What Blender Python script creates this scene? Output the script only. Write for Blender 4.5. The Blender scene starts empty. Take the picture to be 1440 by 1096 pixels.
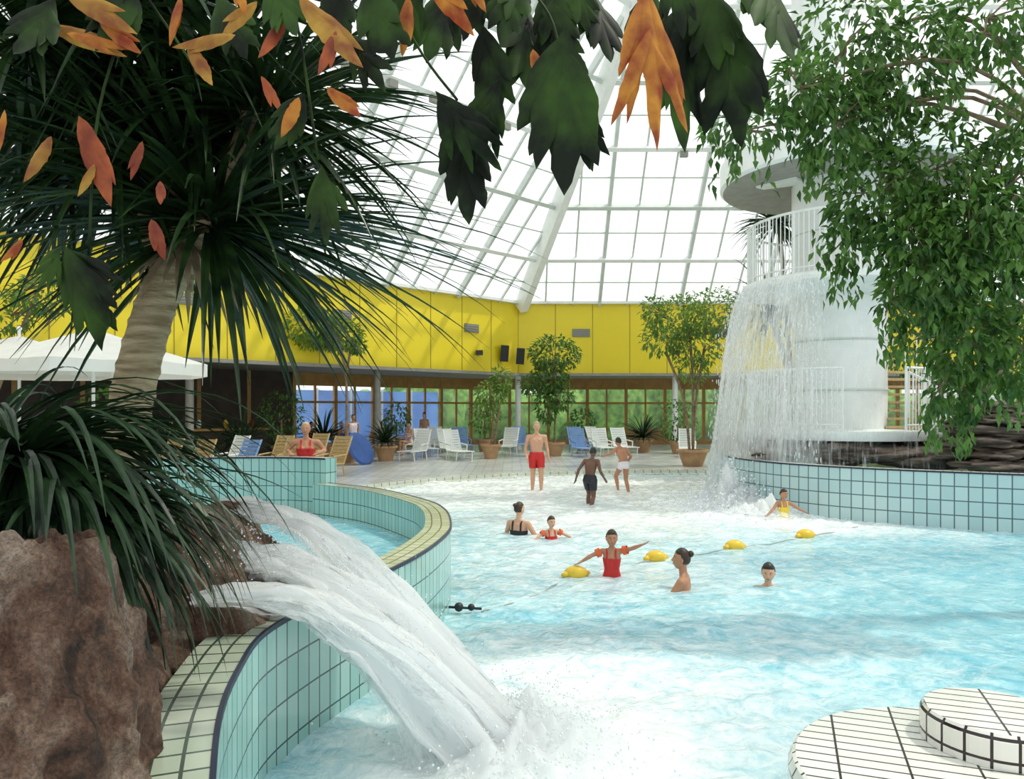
import bpy, bmesh, math, random
import numpy as np
from mathutils import Vector, Matrix, noise
random.seed(7); np.random.seed(7)
S = bpy.context.scene
R = random.random
def U(a, b): return a + (b - a) * R()

# ------------------------------------------------------------------ materials
def _new(name):
    m = bpy.data.materials.new(name); m.use_nodes = True
    nt = m.node_tree; nt.nodes.clear()
    return m, nt, nt.nodes, nt.links
def mat(name, c1, c2=None, rough=0.5, scale=4.0, bump=0.0, bscale=None, metal=0.0, transl=0.0, spec=0.5, coat=0.0, detail=4, stretch=None, lo=.35, hi=.65):
    m, nt, N, L = _new(name)
    out = N.new('ShaderNodeOutputMaterial'); p = N.new('ShaderNodeBsdfPrincipled')
    p.inputs['Roughness'].default_value = rough; p.inputs['Metallic'].default_value = metal
    p.inputs['Specular IOR Level'].default_value = spec; p.inputs['Coat Weight'].default_value = coat
    c2 = c2 or c1
    tc = N.new('ShaderNodeTexCoord'); mp = N.new('ShaderNodeMapping')
    if stretch: mp.inputs['Scale'].default_value = stretch
    L.new(tc.outputs['Object'], mp.inputs['Vector'])
    nz = N.new('ShaderNodeTexNoise'); nz.inputs['Scale'].default_value = scale; nz.inputs['Detail'].default_value = detail
    L.new(mp.outputs[0], nz.inputs['Vector'])
    rp = N.new('ShaderNodeValToRGB')
    rp.color_ramp.elements[0].position = lo; rp.color_ramp.elements[1].position = hi
    rp.color_ramp.elements[0].color = (*c1, 1); rp.color_ramp.elements[1].color = (*c2, 1)
    L.new(nz.outputs['Fac'], rp.inputs[0]); L.new(rp.outputs[0], p.inputs['Base Color'])
    if bump:
        n2 = N.new('ShaderNodeTexNoise'); n2.inputs['Scale'].default_value = bscale or scale * 4; n2.inputs['Detail'].default_value = 8; n2.inputs['Roughness'].default_value = .65
        L.new(mp.outputs[0], n2.inputs['Vector'])
        b = N.new('ShaderNodeBump'); b.inputs['Strength'].default_value = bump; b.inputs['Distance'].default_value = 0.05
        L.new(n2.outputs['Fac'], b.inputs['Height']); L.new(b.outputs[0], p.inputs['Normal'])
    if transl:
        t = N.new('ShaderNodeBsdfTranslucent'); L.new(rp.outputs[0], t.inputs['Color'])
        mx = N.new('ShaderNodeMixShader'); mx.inputs[0].default_value = transl
        L.new(p.outputs[0], mx.inputs[1]); L.new(t.outputs[0], mx.inputs[2]); L.new(mx.outputs[0], out.inputs[0])
    else:
        L.new(p.outputs[0], out.inputs[0])
    return m
def rockmat(name):
    m, nt, N, L = _new(name)
    out = N.new('ShaderNodeOutputMaterial'); p = N.new('ShaderNodeBsdfPrincipled'); p.inputs['Roughness'].default_value = .8
    tc = N.new('ShaderNodeTexCoord')
    def nz(sc, de, ro=.6, di=0):
        n = N.new('ShaderNodeTexNoise'); n.inputs['Scale'].default_value = sc; n.inputs['Detail'].default_value = de; n.inputs['Roughness'].default_value = ro; n.inputs['Distortion'].default_value = di
        L.new(tc.outputs['Object'], n.inputs['Vector']); return n
    a = nz(3.0, 8, .65, .8); r = N.new('ShaderNodeValToRGB'); e = r.color_ramp.elements
    e[0].position = .33; e[0].color = (.05, .028, .020, 1); e[1].position = .66; e[1].color = (.58, .47, .39, 1)
    x = e.new(.44); x.color = (.20, .105, .068, 1); x = e.new(.54); x.color = (.34, .235, .175, 1)
    L.new(a.outputs['Fac'], r.inputs[0])
    b = nz(70, 5, .8); r2 = N.new('ShaderNodeValToRGB'); r2.color_ramp.elements[0].position = .38; r2.color_ramp.elements[0].color = (.40, .39, .38, 1); r2.color_ramp.elements[1].position = .62; r2.color_ramp.elements[1].color = (1.3, 1.28, 1.25, 1)
    L.new(b.outputs['Fac'], r2.inputs[0])
    mx = N.new('ShaderNodeMixRGB'); mx.blend_type = 'MULTIPLY'; mx.inputs[0].default_value = .85
    L.new(r.outputs[0], mx.inputs[1]); L.new(r2.outputs[0], mx.inputs[2]); L.new(mx.outputs[0], p.inputs['Base Color'])
    c = nz(9, 12, .72, .5); bp = N.new('ShaderNodeBump'); bp.inputs['Strength'].default_value = .9; bp.inputs['Distance'].default_value = .10
    L.new(c.outputs['Fac'], bp.inputs['Height'])
    d = nz(80, 4, .8); b2 = N.new('ShaderNodeBump'); b2.inputs['Strength'].default_value = .7; b2.inputs['Distance'].default_value = .012
    L.new(d.outputs['Fac'], b2.inputs['Height']); L.new(bp.outputs[0], b2.inputs['Normal']); L.new(b2.outputs[0], p.inputs['Normal'])
    L.new(p.outputs[0], out.inputs[0]); return m
def tile(name, c1, c2, grout, w, h, mortar=0.008, rough=0.18, offset=0.0, obj=False):
    m, nt, N, L = _new(name)
    out = N.new('ShaderNodeOutputMaterial'); p = N.new('ShaderNodeBsdfPrincipled')
    tc = N.new('ShaderNodeTexCoord'); br = N.new('ShaderNodeTexBrick')
    br.offset = offset; br.squash = 1.0
    br.inputs['Scale'].default_value = 1.0; br.inputs['Brick Width'].default_value = w; br.inputs['Row Height'].default_value = h
    br.inputs['Mortar Size'].default_value = mortar; br.inputs['Mortar Smooth'].default_value = 0.1
    br.inputs['Color1'].default_value = (*c1, 1); br.inputs['Color2'].default_value = (*c2, 1); br.inputs['Mortar'].default_value = (*grout, 1)
    L.new(tc.outputs['Object' if obj else 'UV'], br.inputs['Vector'])
    L.new(br.outputs['Color'], p.inputs['Base Color']); p.inputs['Roughness'].default_value = rough
    b = N.new('ShaderNodeBump'); b.inputs['Strength'].default_value = 0.4; b.inputs['Distance'].default_value = 0.01; b.invert = True
    L.new(br.outputs['Fac'], b.inputs['Height']); L.new(b.outputs[0], p.inputs['Normal'])
    L.new(p.outputs[0], out.inputs[0])
    return m
def glass(name, tr=0.85, col=(0.95, 1, 0.98), gl=0.05):
    m, nt, N, L = _new(name)
    out = N.new('ShaderNodeOutputMaterial'); t = N.new('ShaderNodeBsdfTransparent'); t.inputs[0].default_value = (*col, 1)
    d = N.new('ShaderNodeBsdfTranslucent'); d.inputs[0].default_value = (0.95, 0.97, 0.97, 1)
    g = N.new('ShaderNodeBsdfGlossy'); g.inputs['Roughness'].default_value = 0.15
    a = N.new('ShaderNodeMixShader'); a.inputs[0].default_value = tr; L.new(d.outputs[0], a.inputs[1]); L.new(t.outputs[0], a.inputs[2])
    b = N.new('ShaderNodeMixShader'); b.inputs[0].default_value = gl; L.new(a.outputs[0], b.inputs[1]); L.new(g.outputs[0], b.inputs[2])
    L.new(b.outputs[0], out.inputs[0])
    return m
def falling(name, sx, sy, lo=.92, hi=1.25, mx=.92):
    m, nt, N, L = _new(name)
    out = N.new('ShaderNodeOutputMaterial')
    tc = N.new('ShaderNodeTexCoord'); mp = N.new('ShaderNodeMapping'); mp.inputs['Scale'].default_value = (sx, sy, 1)
    L.new(tc.outputs['UV'], mp.inputs['Vector'])
    nz = N.new('ShaderNodeTexNoise'); nz.inputs['Scale'].default_value = 1.0; nz.inputs['Detail'].default_value = 7; nz.inputs['Roughness'].default_value = 0.72; nz.inputs['Distortion'].default_value = .4
    L.new(mp.outputs[0], nz.inputs['Vector'])
    at = N.new('ShaderNodeAttribute'); at.attribute_name = 'dens'
    ad = N.new('ShaderNodeMath'); ad.operation = 'ADD'; L.new(nz.outputs['Fac'], ad.inputs[0]); L.new(at.outputs['Fac'], ad.inputs[1])
    mr = N.new('ShaderNodeMapRange'); mr.inputs['From Min'].default_value = lo; mr.inputs['From Max'].default_value = hi
    mr.inputs['To Min'].default_value = 0.0; mr.inputs['To Max'].default_value = mx
    L.new(ad.outputs[0], mr.inputs['Value'])
    d = N.new('ShaderNodeBsdfPrincipled'); d.inputs['Base Color'].default_value = (0.97, 0.99, 1, 1); d.inputs['Roughness'].default_value = 0.35
    bp = N.new('ShaderNodeBump'); bp.inputs['Strength'].default_value = .5; bp.inputs['Distance'].default_value = .03
    L.new(nz.outputs['Fac'], bp.inputs['Height']); L.new(bp.outputs[0], d.inputs['Normal'])
    tl = N.new('ShaderNodeBsdfTranslucent'); tl.inputs[0].default_value = (0.98, 0.99, 1, 1)
    m1 = N.new('ShaderNodeMixShader'); m1.inputs[0].default_value = 0.55; L.new(d.outputs[0], m1.inputs[1]); L.new(tl.outputs[0], m1.inputs[2])
    t = N.new('ShaderNodeBsdfTransparent')
    m2 = N.new('ShaderNodeMixShader'); L.new(mr.outputs[0], m2.inputs[0]); L.new(t.outputs[0], m2.inputs[1]); L.new(m1.outputs[0], m2.inputs[2])
    L.new(m2.outputs[0], out.inputs[0])
    return m
def water_mat():
    m, nt, N, L = _new('pool_water')
    out = N.new('ShaderNodeOutputMaterial'); p = N.new('ShaderNodeBsdfPrincipled')
    tc = N.new('ShaderNodeTexCoord')
    nz = N.new('ShaderNodeTexNoise'); nz.inputs['Scale'].default_value = 2.0; nz.inputs['Detail'].default_value = 5; nz.inputs['Distortion'].default_value = 1.6
    L.new(tc.outputs['Object'], nz.inputs['Vector'])
    rp = N.new('ShaderNodeValToRGB'); e = rp.color_ramp.elements
    e[0].position = 0.32; e[0].color = (0.16, 0.49, 0.61, 1); e[1].position = 0.70; e[1].color = (0.43, 0.73, 0.80, 1)  # noise ramp paints caustic-like ripple light into the water colour
    L.new(nz.outputs['Fac'], rp.inputs[0])
    at = N.new('ShaderNodeAttribute'); at.attribute_name = 'foam'
    n3 = N.new('ShaderNodeTexNoise'); n3.inputs['Scale'].default_value = 5; n3.inputs['Detail'].default_value = 8; n3.inputs['Roughness'].default_value = 0.72; n3.inputs['Distortion'].default_value = 1.0
    L.new(tc.outputs['Object'], n3.inputs['Vector'])
    ad = N.new('ShaderNodeMath'); ad.operation = 'ADD'; L.new(n3.outputs['Fac'], ad.inputs[0]); L.new(at.outputs['Fac'], ad.inputs[1])
    mr = N.new('ShaderNodeMapRange'); mr.inputs['From Min'].default_value = 0.56; mr.inputs['From Max'].default_value = 0.98
    L.new(ad.outputs[0], mr.inputs['Value'])
    mx = N.new('ShaderNodeMixRGB'); mx.inputs[2].default_value = (0.92, 0.97, 0.98, 1)
    L.new(mr.outputs[0], mx.inputs[0]); L.new(rp.outputs[0], mx.inputs[1]); L.new(mx.outputs[0], p.inputs['Base Color'])
    p.inputs['Roughness'].default_value = 0.08; p.inputs['IOR'].default_value = 1.33
    n2 = N.new('ShaderNodeTexNoise'); n2.inputs['Scale'].default_value = 7; n2.inputs['Detail'].default_value = 5; n2.inputs['Distortion'].default_value = 0.9
    L.new(tc.outputs['Object'], n2.inputs['Vector'])
    b = N.new('ShaderNodeBump'); b.inputs['Strength'].default_value = 0.65; b.inputs['Distance'].default_value = 0.05
    L.new(n2.outputs['Fac'], b.inputs['Height']); L.new(b.outputs[0], p.inputs['Normal'])
    L.new(p.outputs[0], out.inputs[0])
    return m

M = dict(
    white=mat('white_paint', (0.77, 0.80, 0.78), (0.83, 0.85, 0.83), 0.4),
    steel=mat('white_steel', (0.54, 0.60, 0.56), (0.62, 0.66, 0.62), 0.4),
    yellow=mat('yellow_panel', (0.76, 0.60, 0.014), (0.82, 0.65, 0.025), 0.45, scale=0.4),
    yseam=mat('yellow_seam', (0.36, 0.27, 0.02), None, 0.6),
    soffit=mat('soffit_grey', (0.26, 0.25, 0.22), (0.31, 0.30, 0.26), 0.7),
    dark=mat('dark_wood', (0.03, 0.02, 0.014), (0.06, 0.038, 0.025), 0.6, scale=2),
    wood=mat('window_wood', (0.40, 0.22, 0.05), (0.50, 0.29, 0.08), 0.5, scale=3),
    black=mat('black_plastic', (0.012, 0.012, 0.014), None, 0.4),
    grey=mat('grey_metal', (0.22, 0.22, 0.19), None, 0.4),
    blue=mat('blue_panel', (0.05, 0.17, 0.60), (0.14, 0.34, 0.85), 0.5, scale=.6),
    navy=mat('cobalt_trim', (0.012, 0.018, 0.045), (0.02, 0.028, 0.06), 0.45),
    mint=tile('mint_tile', (0.29, 0.52, 0.48), (0.38, 0.60, 0.55), (0.04, 0.075, 0.08), 0.125, 0.235, 0.006),
    mint2=tile('pale_blue_tile', (0.42, 0.60, 0.62), (0.50, 0.67, 0.68), (0.10, 0.15, 0.17), 0.20, 0.24, 0.010),
    cope=tile('cream_coping_tile', (0.42, 0.50, 0.38), (0.56, 0.61, 0.49), (0.06, 0.09, 0.06), 0.135, 0.10, 0.007),
    cope2=tile('pale_coping_tile', (0.66, 0.68, 0.60), (0.72, 0.74, 0.66), (0.22, 0.24, 0.22), 0.135, 0.10, 0.007),
    ptile=tile('white_step_tile', (0.76, 0.76, 0.70), (0.82, 0.82, 0.76), (0.035, 0.025, 0.02), 0.30, 0.082, 0.006, obj=True),
    ptile2=tile('white_round_tile', (0.78, 0.78, 0.72), (0.83, 0.82, 0.77), (0.03, 0.02, 0.02), 0.11, 0.10, 0.007),
    deck=tile('deck_tile', (0.47, 0.49, 0.49), (0.54, 0.56, 0.55), (0.36, 0.36, 0.36), 0.3, 0.3, 0.01, 0.25, obj=True),
    rock=rockmat('brown_rock'),
    slate=mat('slate_rock', (0.05, 0.038, 0.03), (0.17, 0.13, 0.10), 0.7, scale=3, bump=0.8, bscale=9, stretch=(1, 1, 5)),
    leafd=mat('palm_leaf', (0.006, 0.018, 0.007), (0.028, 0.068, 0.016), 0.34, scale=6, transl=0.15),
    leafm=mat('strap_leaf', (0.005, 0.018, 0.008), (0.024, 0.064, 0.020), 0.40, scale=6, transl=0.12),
    ficus=mat('ficus_leaf', (0.03, 0.10, 0.016), (0.13, 0.27, 0.045), 0.42, scale=5, transl=0.3),
    ficusl=mat('light_ficus_leaf', (0.09, 0.20, 0.03), (0.24, 0.37, 0.07), 0.5, scale=2, transl=0.35),
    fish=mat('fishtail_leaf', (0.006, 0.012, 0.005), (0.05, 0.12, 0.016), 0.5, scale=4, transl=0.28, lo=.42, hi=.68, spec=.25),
    orange=mat('dying_leaf', (0.34, 0.05, 0.012), (0.72, 0.30, 0.03), 0.5, scale=9, transl=0.35, detail=8),
    redleaf=mat('red_leaf', (0.20, 0.025, 0.015), (0.52, 0.12, 0.03), 0.5, scale=9, transl=0.35, detail=8),
    yleaf=mat('yellow_leaf', (0.30, 0.09, 0.02), (0.62, 0.36, 0.05), 0.5, scale=9, transl=0.35, detail=8),
    bark=mat('palm_bark', (0.34, 0.26, 0.14), (0.72, 0.60, 0.38), 0.8, scale=4, bump=0.9, bscale=8, stretch=(1, 1, 6)),
    bark2=mat('thin_bark', (0.16, 0.11, 0.06), (0.30, 0.22, 0.13), 0.8, scale=8, bump=0.5),
    terra=mat('terracotta', (0.38, 0.22, 0.11), (0.48, 0.29, 0.15), 0.7),
    soil=mat('soil', (0.05, 0.03, 0.02), (0.09, 0.06, 0.04), 0.9),
    canvas=mat('parasol_canvas', (0.84, 0.83, 0.79), (0.88, 0.87, 0.83), 0.8, transl=0.35),
    buoy=mat('yellow_buoy', (0.78, 0.50, 0.03), (0.83, 0.56, 0.05), 0.35),
    rope=mat('rope', (0.42, 0.45, 0.42), None, 0.7),
    lawn=mat('lawn', (0.12, 0.28, 0.03), (0.2, 0.4, 0.05), 0.9, scale=1.5),
    hedge=mat('hedge', (0.06, 0.22, 0.03), (0.38, 0.62, 0.13), 0.8, scale=2.2, transl=0.3, detail=10),
    roofglass=glass('roof_glass', 0.80), pane=glass('window_glass', 0.93, (0.9, 0.97, 0.95), 0.06),
    fall=falling('cascade_water', 20, 2.2, .93, 1.18, .97), curtain=falling('curtain_water', 34, 2.6, .95, 1.27, .93),
    water=water_mat(),
    foam=mat('foam', (0.93, 0.97, 0.98), None, 0.5, transl=0.3),
    skin=mat('skin_light', (0.58, 0.31, 0.19), (0.64, 0.36, 0.23), 0.5), skint=mat('skin_tan', (0.42, 0.19, 0.10), (0.48, 0.23, 0.13), 0.5),
    skind=mat('skin_dark', (0.13, 0.06, 0.035), (0.17, 0.08, 0.045), 0.45),
    hairb=mat('hair_brown', (0.025, 0.012, 0.006), (0.05, 0.024, 0.012), 0.5, scale=30), hairk=mat('hair_black', (0.010, 0.008, 0.007), (0.018, 0.014, 0.012), 0.45, scale=30),
    hairg=mat('hair_grey_blond', (0.42, 0.28, 0.18), (0.52, 0.38, 0.26), 0.5, scale=30),
    red=mat('red_fabric', (0.50, 0.012, 0.012), (0.58, 0.02, 0.015), 0.5), redo=mat('orange_armband', (0.75, 0.08, 0.015), (0.8, 0.12, 0.025), 0.3),
    blackf=mat('black_fabric', (0.012, 0.012, 0.02), None, 0.5), whitef=mat('white_fabric', (0.8, 0.78, 0.8), (0.75, 0.6, 0.65), 0.6),
    yellowf=mat('yellow_fabric', (0.8, 0.6, 0.05), None, 0.6), bluef=mat('blue_fabric', (0.05, 0.12, 0.4), None, 0.6),
    lip=mat('lip', (0.42, 0.12, 0.09), None, 0.4), eyew=mat('eye_white', (0.7, 0.68, 0.65), None, 0.2), eyek=mat('eye_iris', (0.02, 0.012, 0.01), None, 0.1),
    slideblue=mat('lounger_blue', (0.18, 0.32, 0.6), (0.25, 0.4, 0.66), 0.5), matblue=mat('mat_blue', (0.02, 0.07, 0.26), (0.03, 0.09, 0.32), 0.5), tan=mat('wicker', (0.46, 0.32, 0.14), (0.58, 0.43, 0.22), 0.6, scale=20),
    dead=mat('dead_leaf_skirt', (0.24, 0.18, 0.10), (0.42, 0.34, 0.22), 0.8, scale=8),
)

# ------------------------------------------------------------------ mesh builder
class MB:
    def __init__(s): s.v = []; s.f = []; s.m = []; s.uv = []; s.at = []; s.ms = []
    def mi(s, k):
        if k not in s.ms: s.ms.append(k)
        return s.ms.index(k)
    def face(s, idx, k, uv=None):
        s.f.append(tuple(idx)); s.m.append(s.mi(k)); s.uv.append(uv)
    def add(s, p): s.v.append(tuple(p)); return len(s.v) - 1
    def frame(s, p, q, up=(0, 0, 1)):
        d = (Vector(q) - Vector(p)); d.normalize(); u = Vector(up)
        if abs(d.dot(u)) > 0.98: u = Vector((0, 1, 0)) if abs(d.y) < .9 else Vector((1, 0, 0))
        a = d.cross(u); a.normalize(); b = a.cross(d); return d, a, b
    def beam(s, p, q, w, h, k, up=(0, 0, 1)):
        d, a, b = s.frame(p, q, up); p = Vector(p); q = Vector(q); i = len(s.v)
        for c in (p, q):
            for (x, y) in ((-1, -1), (1, -1), (1, 1), (-1, 1)): s.add(c + a * x * w / 2 + b * y * h / 2)
        for fc in ((3, 2, 1, 0), (4, 5, 6, 7), (0, 1, 5, 4), (1, 2, 6, 5), (2, 3, 7, 6), (3, 0, 4, 7)): s.face([i + j for j in fc], k)
    def box(s, c, sz, k, rz=0):
        c = Vector(c); d = Vector((math.cos(rz), math.sin(rz), 0)) * sz[0] / 2
        s.beam(c - d, c + d, sz[1], sz[2], k)
    def tube(s, pts, rad, k, n=8, cap=True):
        pts = [Vector(p) for p in pts]; i0 = len(s.v); m = len(pts)
        if not hasattr(rad, '__len__'): rad = [rad] * m
        a = None
        for j, p in enumerate(pts):
            t = (pts[min(j + 1, m - 1)] - pts[max(j - 1, 0)]); t.normalize()
            if a is None:
                _, a, _ = s.frame((0, 0, 0), t)
            a = (a - t * a.dot(t)); a.normalize(); b = t.cross(a)
            for l in range(n):
                an = 2 * math.pi * l / n; s.add(p + (a * math.cos(an) + b * math.sin(an)) * rad[j])
        for j in range(m - 1):
            for l in range(n):
                l2 = (l + 1) % n
                s.face((i0 + j * n + l, i0 + j * n + l2, i0 + (j + 1) * n + l2, i0 + (j + 1) * n + l), k)
        if cap:
            s.face([i0 + l for l in range(n)][::-1], k); s.face([i0 + (m - 1) * n + l for l in range(n)], k)
    def sphere(s, c, r, k, nu=12, nv=8, fn=None):
        if not hasattr(r, '__len__'): r = (r, r, r)
        c = Vector(c); i0 = len(s.v)
        def put(x, y, z):
            p = Vector((x * r[0], y * r[1], z * r[2]))
            if fn: p = fn(p)
            s.add(c + p)
        put(0, 0, 1)
        for j in range(1, nv):
            th = math.pi * j / nv
            for l in range(nu):
                ph = 2 * math.pi * l / nu; put(math.sin(th) * math.cos(ph), math.sin(th) * math.sin(ph), math.cos(th))
        put(0, 0, -1); e = len(s.v) - 1
        for l in range(nu):
            l2 = (l + 1) % nu
            s.face((i0, i0 + 1 + l, i0 + 1 + l2), k)
            for j in range(nv - 2):
                a = i0 + 1 + j * nu; s.face((a + l, a + nu + l, a + nu + l2, a + l2), k)
            a = i0 + 1 + (nv - 2) * nu; s.face((a + l, e, a + l2), k)
    def lathe(s, c, prof, k, n=48, a0=0, a1=2 * math.pi):
        i0 = len(s.v); full = abs(a1 - a0 - 2 * math.pi) < 1e-4; nn = n if full else n + 1
        for (r, z) in prof:
            for l in range(nn):
                an = a0 + (a1 - a0) * l / n; s.add((c[0] + r * math.cos(an), c[1] + r * math.sin(an), z))
        for j in range(len(prof) - 1):
            kk = k[j] if isinstance(k, list) else k
            for l in range(n):
                l2 = (l + 1) % nn if full else l + 1
                u0 = max(prof[j][0], prof[j + 1][0]) * (a1 - a0) * l / n; u1 = u0 + max(prof[j][0], prof[j + 1][0]) * (a1 - a0) / n
                w0 = prof[j][1]; w1 = prof[j + 1][1]
                if abs(w0 - w1) < 1e-4: w0 = prof[j][0]; w1 = prof[j + 1][0]
                s.face((i0 + j * nn + l, i0 + j * nn + l2, i0 + (j + 1) * nn + l2, i0 + (j + 1) * nn + l), kk, [(u0, w0), (u1, w0), (u1, w1), (u0, w1)])
    def leaf(s, p, d, L, W, k, fold=0.25):
        d = Vector(d).normalized(); up = Vector((U(-.6, .6), U(-.6, .6), 1))
        sd = d.cross(up)
        if sd.length < 1e-3: sd = Vector((1, 0, 0))
        sd.normalize(); n = sd.cross(d); p = Vector(p); i = len(s.v)
        s.add(p); s.add(p + d * L * .4 + sd * W / 2 + n * W * fold); s.add(p + d * L - n * L * .12); s.add(p + d * L * .4 - sd * W / 2 + n * W * fold); s.add(p + d * L * .45)
        s.face((i, i + 1, i + 2, i + 4), k); s.face((i, i + 4, i + 2, i + 3), k)
    def strap(s, p, d, L, W, k, droop=1.0, seg=9):
        p = Vector(p); d = Vector(d).normalized(); i0 = len(s.v); ds = L / seg
        sd = d.cross(Vector((0, 0, 1)));
        if sd.length < .05: sd = Vector((U(-1, 1), U(-1, 1), 0))
        sd.normalize()
        for j in range(seg + 1):
            t = j / seg; w = W * (0.6 + 0.8 * t if t < .3 else max(0.02, 0.84 + .3 * (.3) - (t - .3) ** 1.4 * 1.45)) / 2
            n = sd.cross(d).normalized()
            s.add(p + sd * w + n * w * .4); s.add(p); s.add(p - sd * w + n * w * .4)
            p = p + d * ds; d = (d + Vector((0, 0, -droop * ds * (0.4 + t)))).normalized()
        for j in range(seg):
            a = i0 + 3 * j
            s.face((a, a + 3, a + 4, a + 1), k); s.face((a + 1, a + 4, a + 5, a + 2), k)
    def build(s, name, smooth=False):
        me = bpy.data.meshes.new(name); me.from_pydata(s.v, [], s.f)
        for k in s.ms: me.materials.append(M[k])
        me.polygons.foreach_set('material_index', s.m)
        if any(u is not None for u in s.uv):
            ul = me.uv_layers.new(name='UVMap'); co = np.zeros(len(me.loops) * 2); q = 0
            for f, u in zip(s.f, s.uv):
                for j in range(len(f)):
                    if u: co[q], co[q + 1] = u[j]
                    q += 2
            ul.data.foreach_set('uv', co)
        if smooth: me.polygons.foreach_set('use_smooth', [True] * len(s.f))
        me.update(); ob = bpy.data.objects.new(name, me); S.collection.objects.link(ob)
        return ob
def smooth_by_angle(ob, deg=35):
    bm = bmesh.new(); bm.from_mesh(ob.data)
    for f in bm.faces: f.smooth = True
    for e in bm.edges:
        if len(e.link_faces) == 2 and e.calc_face_angle(0) > math.radians(deg): e.smooth = False
    bm.to_mesh(ob.data); bm.free()
def attr(ob, name, vals):
    a = ob.data.attributes.new(name, 'FLOAT', 'POINT'); a.data.foreach_set('value', np.array(vals, dtype=np.float32))
def cr(pts, n=10, closed=False):
    P = [Vector(p) for p in pts]; o = []
    m = len(P)
    for i in range(m - 1):
        a = P[max(i - 1, 0)]; b = P[i]; c = P[i + 1]; d = P[min(i + 2, m - 1)]
        for j in range(n):
            t = j / n
            o.append(0.5 * ((2 * b) + (c - a) * t + (2 * a - 5 * b + 4 * c - d) * t * t + (3 * b - a - 3 * c + d) * t ** 3))
    o.append(P[-1]); return o
def offset(pts, w):
    o = []
    for i, p in enumerate(pts):
        t = pts[min(i + 1, len(pts) - 1)] - pts[max(i - 1, 0)]; t = Vector((t.x, t.y)).normalized()
        o.append(Vector((p.x - t.y * w, p.y + t.x * w)))
    return o
def wall_curve(mb, pts, w, z0, z1, side, top, trim=None, inner_side=None):
    inn = offset(pts, w); s = [0]
    for i in range(1, len(pts)): s.append(s[-1] + (pts[i] - pts[i - 1]).length)
    for i in range(len(pts) - 1):
        a, b, c, d = pts[i], pts[i + 1], inn[i + 1], inn[i]
        q = [mb.add((a.x, a.y, z0)), mb.add((b.x, b.y, z0)), mb.add((b.x, b.y, z1)), mb.add((a.x, a.y, z1)),
             mb.add((d.x, d.y, z0)), mb.add((c.x, c.y, z0)), mb.add((c.x, c.y, z1)), mb.add((d.x, d.y, z1))]
        mb.face((q[0], q[1], q[2], q[3]), side, [(s[i], z0 - z1), (s[i + 1], z0 - z1), (s[i + 1], 0), (s[i], 0)])
        mb.face((q[5], q[4], q[7], q[6]), inner_side or side, [(s[i + 1], z0 - z1), (s[i], z0 - z1), (s[i], 0), (s[i + 1], 0)])
        mb.face((q[3], q[2], q[6], q[7]), top, [(s[i], 0), (s[i + 1], 0), (s[i + 1], w), (s[i], w)])
    for i in (0, len(pts) - 1):
        a, d = pts[i], inn[i]
        q = [mb.add((a.x, a.y, z0)), mb.add((d.x, d.y, z0)), mb.add((d.x, d.y, z1)), mb.add((a.x, a.y, z1))]
        mb.face(q, side, [(0, z0 - z1), (w, z0 - z1), (w, 0), (0, 0)])
    if trim:
        o1 = offset(pts, -0.010); o2 = offset(pts, 0.010)
        for i in range(len(pts) - 1):
            za, zb = z1 - 0.022, z1 + 0.005
            q = [mb.add((*o1[i], za)), mb.add((*o1[i + 1], za)), mb.add((*o1[i + 1], zb)), mb.add((*o1[i], zb)), mb.add((*o2[i + 1], zb)), mb.add((*o2[i], zb))]
            mb.face(q[:4], trim); mb.face((q[3], q[2], q[4], q[5]), trim)

# ------------------------------------------------------------------ camera, light
cam = bpy.data.cameras.new('camera'); co = bpy.data.objects.new('camera', cam); S.collection.objects.link(co)
co.location = (0, 0, 2.0); co.rotation_euler = (math.radians(90), 0, 0)
cam.sensor_width = 36; cam.lens = 26.25; cam.shift_y = 0.01875; cam.clip_end = 500; cam.clip_start = 0.05
S.camera = co
W = bpy.data.worlds.new('sky'); S.world = W; W.use_nodes = True
bg = W.node_tree.nodes['Background']; bg.inputs[0].default_value = (0.98, 0.985, 1, 1); bg.inputs[1].default_value = 1.27
sl = bpy.data.lights.new('sun', 'SUN'); sl.energy = 3.2; sl.angle = 0.05; sl.color = (1, 0.93, 0.82)
so = bpy.data.objects.new('sun', sl); S.collection.objects.link(so)
so.rotation_euler = Vector((0.55, 0.02, 1)).to_track_quat('Z', 'Y').to_euler()
S.view_settings.view_transform = 'Standard'; S.view_settings.look = 'None'

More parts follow.
